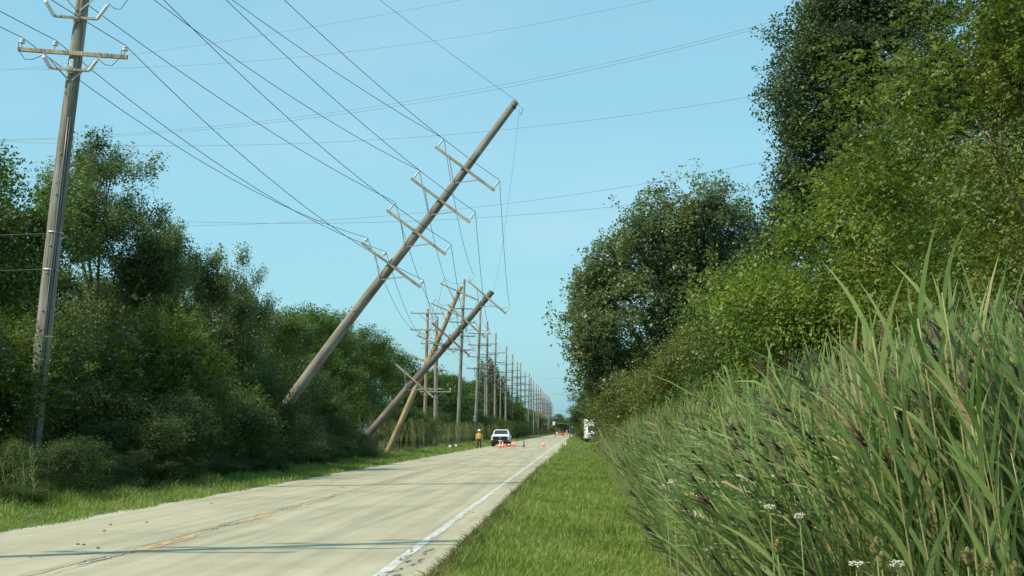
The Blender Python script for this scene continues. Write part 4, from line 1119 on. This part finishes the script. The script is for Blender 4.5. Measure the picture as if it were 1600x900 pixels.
def pickup(loc, rz, label, paint='car_white'):
    o = empty('pickup_truck', loc, label, 'truck'); o.rotation_euler = (0, 0, rz)
    b = MB()     # front at -y
    loft(b, [ring(-2.72, .82, .62, 1.02, .1), ring(-2.62, .95, .55, 1.12, .1), ring(-2.2, .99, .45, 1.17, .08), ring(-1.35, 1.0, .42, 1.22, .08), ring(-.9, 1.0, .42, 1.24, .08), ring(2.6, 1.0, .45, 1.22, .08), ring(2.75, .97, .52, 1.18, .08)])
    body = b.build('body', M[paint], o)
    b = MB()
    loft(b, [[(-.92, -1.25, 1.2), (.92, -1.25, 1.2), (.93, 1.15, 1.2), (-.93, 1.15, 1.2)], [(-.90, -1.05, 1.34), (.90, -1.05, 1.34), (.90, 1.13, 1.34), (-.90, 1.13, 1.34)], [(-.74, -.42, 1.77), (.74, -.42, 1.77), (.74, 1.0, 1.77), (-.74, 1.0, 1.77)], [(-.62, -.25, 1.83), (.62, -.25, 1.83), (.62, .9, 1.83), (-.62, .9, 1.83)]])
    cab = b.build('cab', M[paint], o)
    b = MB(); b.add([(-.80, -1.085, 1.325), (.80, -1.085, 1.325), (.66, -.47, 1.765), (-.66, -.47, 1.765)], [(0, 1, 2, 3)]); b.build('windshield', M['glass'], o)
    for s in (-1, 1):
        for y0, y1 in ((-.78, .1), (.2, .95)):
            b = MB(); v_ = [(s * .912, y0 + .05, 1.36), (s * .912, y1, 1.36), (s * .765, y1 - .04, 1.74), (s * .765, max(y0 + .42 if y0 < 0 else y0, -.36), 1.74)]
            b.add(v_ if s > 0 else v_[::-1], [(0, 1, 2, 3)]); b.build('side_window', M['glass'], o)
        for y0, y1 in ((-.85, .14), (.18, 1.05)):
            dr = MB().box((s * 1.002, (y0 + y1) / 2, .85), (.02, y1 - y0 - .03, .68), bev=.008).build('door', M[paint], o)
            MB().box((s * 1.02, y1 - .15, 1.02), (.03, .16, .035)).build('handle', M['car_black'], dr)
        b = MB().box((s * 1.13, -.85, 1.34), (.22, .1, .2), bev=.03); b.bar((s * .92, -.85, 1.28), (s * 1.05, -.85, 1.3), .04, .04); b.build('mirror', M['car_black'], o)
        MB().box((s * .885, -2.645, 1.0), (.14, .14, .16), bev=.03).build('headlight', M['lamp'], o)
        MB().box((s * .80, -2.74, .60), (.16, .06, .09), bev=.02).build('fog_light', M['lamp'], o)
        for y in (-1.75, 1.75):
            wheel(o, s * .87, y)
            b = MB(); pts = [(s * .985, y + math.cos(a) * .47, .42 + math.sin(a) * .47) for a in [math.pi * i / 8 for i in range(9)]]; b.tube(pts, .045, 6); b.build('wheel_arch', M['car_black'], o)
    gr = MB().box((0, -2.70, .90), (1.62, .16, .40), bev=.05).build('grille', M['car_black'], o)
    for z in (.82, .92, 1.02): MB().box((0, -2.785, z), (1.4, .015, .02)).build('slat', M['car_black'], gr)
    MB().lathe((0, -2.795, .95), (0, -1, 0), [(.085, 0), (.085, .012), (.06, .018)], 14).build('badge', M['chrome'], gr)
    MB().box((0, -2.76, .60), (1.86, .22, .26), bev=.06).build('bumper', M['car_black'], o)
    MB().box((0, -2.885, .62), (.31, .02, .16)).build('licence_plate', M['plate'], o)
    MB().box((0, -2.5, .36), (1.6, .4, .2), bev=.05).build('skid_plate', M['car_black'], o)
    for x in (-.45, 0, .45): MB().box((x, -.15, 1.85), (.12, .07, .05), bev=.015).build('roof_light', M['lamp'], o)
    for s in (-1, 1): MB().box((s * .95, 1.9, 1.25), (.09, 1.65, .06), bev=.02).build('bed_rail', M['car_black'], o)
    return o
pickup((-8.25, 163.5, .014), .0, 'white pickup truck with black grille parked on the left lane behind cones')

# ------------------------------------------------------------------ traffic cones
def cone_meshes():
    b = MB(); b.lathe((0, 0, .03), (0, 0, 1), [(.145, 0), (.14, .03), (.115, .20)], 14); b.lathe((0, 0, .03), (0, 0, 1), [(.096, .335), (.085, .41)], 14); b.lathe((0, 0, .03), (0, 0, 1), [(.068, .52), (.035, .70), (.025, .71)], 14)
    m1 = b.mesh('cone_body', M['orange'])
    m2 = MB().lathe((0, 0, .03), (0, 0, 1), [(.117, .20), (.098, .335)], 14).mesh('cone_band', M['refl'])
    m3 = MB().lathe((0, 0, .03), (0, 0, 1), [(.087, .41), (.070, .52)], 14).mesh('cone_band', M['refl'])
    m4 = MB().box((0, 0, .018), (.37, .37, .036), bev=.012).mesh('cone_base', M['orange'])
    return m1, m2, m3, m4
CM = cone_meshes()
def cone(px, py, lab, fallen=False, sc=1.0):
    s = (py - 673.2) / CAMZ; X, Y = -(900 - px) / s, F / s
    o = empty('traffic_cone', (X, Y, roadz(X)), lab, 'traffic cone', 'traffic cones')
    o.scale = (sc, sc, sc)
    if fallen: o.rotation_euler = (math.radians(8), math.radians(80), .5); o.location.z += .19
    for nm, me in zip(('cone_body', 'reflective_band', 'reflective_band', 'base'), CM): link(nm, me, o)
for px, py, lab in ((781, 700.6, 'orange traffic cone nearest the camera, before the pickup grille'), (785.6, 699.9, 'orange traffic cone just right of the nearest cone before the pickup'),
                    (800.6, 698.5, 'left cone of the close pair at the right front wheel of the pickup'), (803.8, 698.1, 'right cone of the close pair beside the pickup'),
                    (818.5, 698.6, 'lone orange cone near the centre of the road, left of two others'), (849, 698.1, 'orange cone in the middle of the right lane'), (883.6, 697.8, 'orange cone at the white edge line on the right')):
    cone(px, py, lab)
cone(790, 699.2, 'orange cone tipped over beside the two cones before the pickup', True)

# ------------------------------------------------------------------ people
M['skin'] = plain('skin', (.45, .27, .19), .55, var=.06)
M['vest_y'] = plain('yellow_jacket', (.72, .47, .07), .8, var=.12, scale=9)
M['pants'] = plain('navy_trousers', (.022, .026, .04), .85, var=.2)
M['jeans'] = plain('grey_trousers', (.16, .19, .21), .85, var=.15)
M['vest_o'] = plain('orange_jacket', (.85, .17, .04), .8, var=.1, scale=9)
M['boot'] = plain('boot_leather', (.05, .035, .025), .7)
M['helmet'] = plain('white_helmet', (.82, .82, .80), .3, var=.02)
M['red'] = plain('red_plastic', (.55, .04, .04), .4)

def skin_mesh(name, joints, edges, sub=2, root=0):
    me = bpy.data.meshes.new(name)
    me.from_pydata([j[0] for j in joints], edges, [])
    o = bpy.data.objects.new(name, me); COL.objects.link(o)
    md = o.modifiers.new('skin', 'SKIN'); md.use_smooth_shade = True
    for i, j in enumerate(joints):
        sv = me.skin_vertices[0].data[i]; r = j[1]; sv.radius = r if hasattr(r, '__len__') else (r, r); sv.use_root = (i in root) if isinstance(root, list) else (i == root)
    o.modifiers.new('sub', 'SUBSURF').levels = sub
    o.modifiers['sub'].render_levels = sub
    dg = bpy.context.evaluated_depsgraph_get()
    out = bpy.data.meshes.new_from_object(o.evaluated_get(dg))
    bpy.data.objects.remove(o); bpy.data.meshes.remove(me)
    return out

def make_body():
    """figure facing -y in mid stride, arms slightly bent; fingers are short chains rooted in the palms"""
    import bmesh
    J = [((0, 0, .98), (.17, .13)), ((0, .0, 1.18), (.175, .13)), ((0, .0, 1.36), (.20, .135)), ((0, .01, 1.47), (.11, .085)), ((0, .0, 1.53), .056), ((0, -.015, 1.60), .075), ((0, -.02, 1.68), (.085, .10)), ((0, -.01, 1.755), .06)]
    E = [(i, i + 1) for i in range(7)]
    for s in (-1, 1):
        st = -.12 * s
        b = len(J); J += [((s * .10, 0, .90), .10), ((s * .115, st * .6 - .02, .50), .075), ((s * .125, st + .06, .12), .055), ((s * .13, st + .04, .05), .05), ((s * .145, st - .13, .035), .038)]
        E += [(0, b)] + [(b + i, b + i + 1) for i in range(4)]
        b = len(J); J += [((s * .20, .01, 1.42), .082), ((s * .30, .03, 1.15), .064), ((s * .285, -.06, .92), .045), ((s * .275, -.085, .85), (.022, .04)), ((s * .272, -.09, .80), (.018, .042))]
        E += [(2, b)] + [(b + i, b + i + 1) for i in range(4)]
    body = skin_mesh('body', J, E)
    FJ, FE, roots = [], [], []
    for s in (-1, 1):
        for k, (dy, L) in enumerate(((-.034, .07), (-.012, .08), (.011, .075), (.032, .06), (-.05, .05))):
            a = Vector((s * .272, -.09 + dy * .7, .80)); q = Vector((s * .268, -.092 + dy, .765)); e = Vector((s * .250, -.094 + dy, .765 - L * .6))
            if k == 4: a = Vector((s * .272, -.105, .84)); q = Vector((s * .262, -.14, .81)); e = Vector((s * .25, -.15, .775))
            b = len(FJ); roots.append(b); FJ += [(a, .010), (q, .009), (e, .007)]; FE += [(b, b + 1), (b + 1, b + 2)]
    f = skin_mesh('fingers', FJ, FE, 1, roots)
    bm = bmesh.new(); bm.from_mesh(body); bm.from_mesh(f); bm.to_mesh(body); bm.free(); bpy.data.meshes.remove(f)
    return body

def person(loc, rz, label, jacket, pants, group=None, holds=None):
    o = empty('person', loc, label, 'person', group); o.rotation_euler = (0, 0, rz)
    body = BODY.copy()
    body.materials.clear()
    for m_ in (M['skin'], M[jacket], M[pants], M['boot'], M['jeans']): body.materials.append(m_)
    for p in body.polygons:
        c = p.center; p.use_smooth = True
        if c.z < .11: p.material_index = 3
        elif c.z < .93 and abs(c.x) < .235: p.material_index = 2
        elif .89 < c.z < 1.49: p.material_index = 1
        else: p.material_index = 0
    link('body', body, o)
    hm = MB(); hm.lathe((0, -.015, 1.70), (0, -.06, 1), [(.165, 0), (.167, .012), (.138, .018), (.135, .07), (.115, .12), (.07, .155), (.012, .168)], 14)
    hm.box((0, -.15, 1.71), (.17, .08, .012)); hm.build('helmet', M['helmet'], o)
    MB().lathe((0, -.115, 1.635), (0, -.6, -.5), [(.016, -.01), (.014, .01), (.005, .025)], 6).build('nose', M['skin'], o)
    for s in (-1, 1):
        MB().lathe((s * .034, -.105, 1.655), (0, -1, 0), [(.011, 0), (.008, .008), (.002, .01)], 8).build('eye', M['rubber'], o)
        MB().box((s * .088, -.0, 1.64), (.018, .04, .06), bev=.008).build('ear', M['skin'], o)
    MB().box((0, -.108, 1.585), (.05, .012, .012)).build('mouth', M['red'], o)
    for z in (1.02, 1.22): MB().lathe((0, 0, z), (0, 0, 1), [(.19, 0), (.19, .035)], 14).build('reflective_band', M['refl'], o).scale = (1.02, .78, 1)
    return o
BODY = make_body()
s = (701 - 673.2) / CAMZ
w = person((-(900 - 749) / s, F / s, .0), .25, 'worker in yellow jacket, dark trousers and white helmet walking left of the pickup', 'vest_y', 'pants', 'road workers')
# red container in the worker's right hand (picture left)
rr = w.rotation_euler.to_matrix() @ Vector((-.268, -.092, .74)) + w.location
b = MB().box((0, 0, -.17), (.17, .12, .26), bev=.03); b.tube([(-.05, 0, -.05), (-.05, 0, .0), (.05, 0, .0), (.05, 0, -.05)], .012, 6)
tag(b.build('container', M['red'], loc=rr), 'red container carried by the worker in the yellow jacket', 'container')
person((-2.6, 408, .01), .1, 'distant worker in orange with a white helmet on the road', 'vest_o', 'vest_o', 'road workers')

# ------------------------------------------------------------------ far road works
def lorry(loc, rz, label, paint, boxcol, boom=False, boxh=2.3):
    o = empty('utility_truck', loc, label, 'truck', 'far work trucks'); o.rotation_euler = (0, 0, rz)
    b = MB(); loft(b, [ring(-3.6, 1.1, .6, 1.3, .1), ring(-3.4, 1.15, .55, 1.45, .1), ring(-2.6, 1.18, .55, 1.55, .1), ring(-2.55, 1.15, .55, 1.6, .1), ring(-2.1, 1.1, .55, 2.5, .1), ring(-.9, 1.1, .55, 2.55, .1)]); b.build('cab', M[paint], o)
    MB().add([(-.95, -2.56, 1.68), (.95, -2.56, 1.68), (.9, -2.17, 2.38), (-.9, -2.17, 2.38)], [(0, 1, 2, 3)]).build('windshield', M['glass'], o)
    MB().box((0, 1.4, .6 + boxh / 2), (2.3, 4.4, boxh), bev=.06).build('service_body', M[boxcol], o)
    MB().box((0, -3.65, .72), (2.2, .2, .3), bev=.05).build('bumper', M['chrome'], o)
    MB().box((0, -3.62, 1.05), (1.2, .1, .35), bev=.03).build('grille', M['car_black'], o)
    for s_ in (-1, 1):
        MB().box((s_ * .9, -3.56, 1.05), (.26, .1, .2), bev=.03).build('headlight', M['lamp'], o)
        for y in (-2.6, 1.8): wheel(o, s_ * .98, y, .48, .3)
    if boom:
        b = MB(); b.lathe((0, 2.6, .6 + boxh), (0, 0, 1), [(.35, 0), (.35, .5), (.25, .8)], 10); b.bar((0, 2.6, 3.5), (-5.2, 1.6, 4.0), .18, .18); bo = b.build('boom', M['steel'], o)
        MB().box((-5.5, 1.5, 3.8), (.7, .7, 1.0), bev=.08).build('bucket', M['helmet'], bo)
    return o
lorry((-.9, 425, 0), 0, 'dark utility truck with a raised pale boom at the far road works', 'car_black', 'car_black', True, 1.5)
lorry((2.45, 215, 0), .05, 'white truck half hidden by bushes at the far right verge', 'car_white', 'car_white', False, 2.8)
# trailer with orange rail, left of the distant worker
o = empty('barrier_trailer', (-4.6, 412, .01), 'low orange and white equipment trailer left of the distant worker', 'trailer')
MB().box((0, 0, .55), (2.6, 2.2, .14), bev=.03).build('deck', M['car_black'], o)
MB().box((.7, -.2, .86), (.9, 1.0, .42), bev=.08).build('engine_box', M['orange'], o)
MB().box((-.7, -.2, .95), (.5, .6, .75), bev=.05).build('tank', M['helmet'], o)
MB().tube([(-1.25, -1.0, .6), (-1.25, -1.0, 1.35), (1.25, -1.0, 1.35), (1.25, -1.0, .6)], .05, 6).build('rail', M['orange'], o)
for s_ in (-1, 1): wheel(o, s_ * 1.2, 0, .33, .2)
# road sign post
o = empty('sign_post', (at(904, 670, 300).x, 300, 0), 'thin grey sign post at the far right road edge', 'post')
MB().tube([(0, 0, 0), (0, 0, 3.6)], .05, 6).build('post', M['steel'], o)
MB().box((0, -.06, 3.3), (.45, .02, .5)).build('sign_back', M['steel'], o)
# marker flags on the left verge
for px, py, col, lab in ((663, 709.5, 'flag_y', 'small yellow marker flag in the left verge before the reeds'), (701, 704.5, 'refl', 'left of two small white marker flags in the left verge'), (710.5, 703, 'refl', 'right of two small white marker flags nearer the worker')):
    if col not in M: M[col] = plain('yellow_flag', (.85, .65, .05), .6)
    s_ = (py - 673) / CAMZ
    o = empty('marker_flag', (-(900 - px) / s_, F / s_, 0), lab, 'flag', 'marker flags')
    MB().tube([(0, 0, 0), (0, 0, .5)], .006, 5).build('stem', M['steel'], o)
    b = MB(); v_ = []
    for i in range(5): v_ += [(.0 + .055 * i, .02 * math.sin(i * 1.3), .34), (.0 + .055 * i, .02 * math.sin(i * 1.3 + .3), .5)]
    b.add(v_, [(2 * i, 2 * i + 2, 2 * i + 3, 2 * i + 1) for i in range(4)]); b.build('flag', M[col], o)
# pale lamp-like fitting low on a standing pole
o = empty('pole_fitting', at(741, 658, 222), 'white twin globe fitting low on a standing pole beyond the worker', 'fitting')
for dz, r_ in ((.0, .20), (.42, .15)): MB().lathe((0, -.35, dz), (0, 0, 1), [(.05, 0), (r_, .1), (r_, .22), (.05, .36)], 10).build('globe', M['helmet'], o)
MB().box((0, -.12, .25), (.08, .3, .6)).build('bracket', M['steel'], o)
# red and white lattice mast far away
M['mast'] = plain('faded_red_paint', (.35, .13, .11), .6)
p = at(845, 640, 620)
o = empty('lattice_mast', (p.x, 620, 0), 'faded red lattice mast far away among the standing poles', 'mast')
H = 19.5
for sx, sy in ((-1, -1), (1, -1), (1, 1), (-1, 1)): MB().bar((sx * 1.0, sy * 1.0, 0), (sx * .12, sy * .12, H), .12, .12).build('leg', M['mast'], o)
for i in range(9):
    z0, z1 = H * i / 9, H * (i + 1) / 9; w0, w1 = 1 - .88 * i / 9, 1 - .88 * (i + 1) / 9
    b = MB()
    for sy in (-1, 1):
        b.bar((-w0, sy * w0, z0), (w1, sy * w1, z1), .08, .08); b.bar((w0, sy * w0, z0), (-w1, sy * w1, z1), .08, .08); b.bar((-w1, sy * w1, z1), (w1, sy * w1, z1), .08, .08)
    b.build('lattice', M['mast'], o)
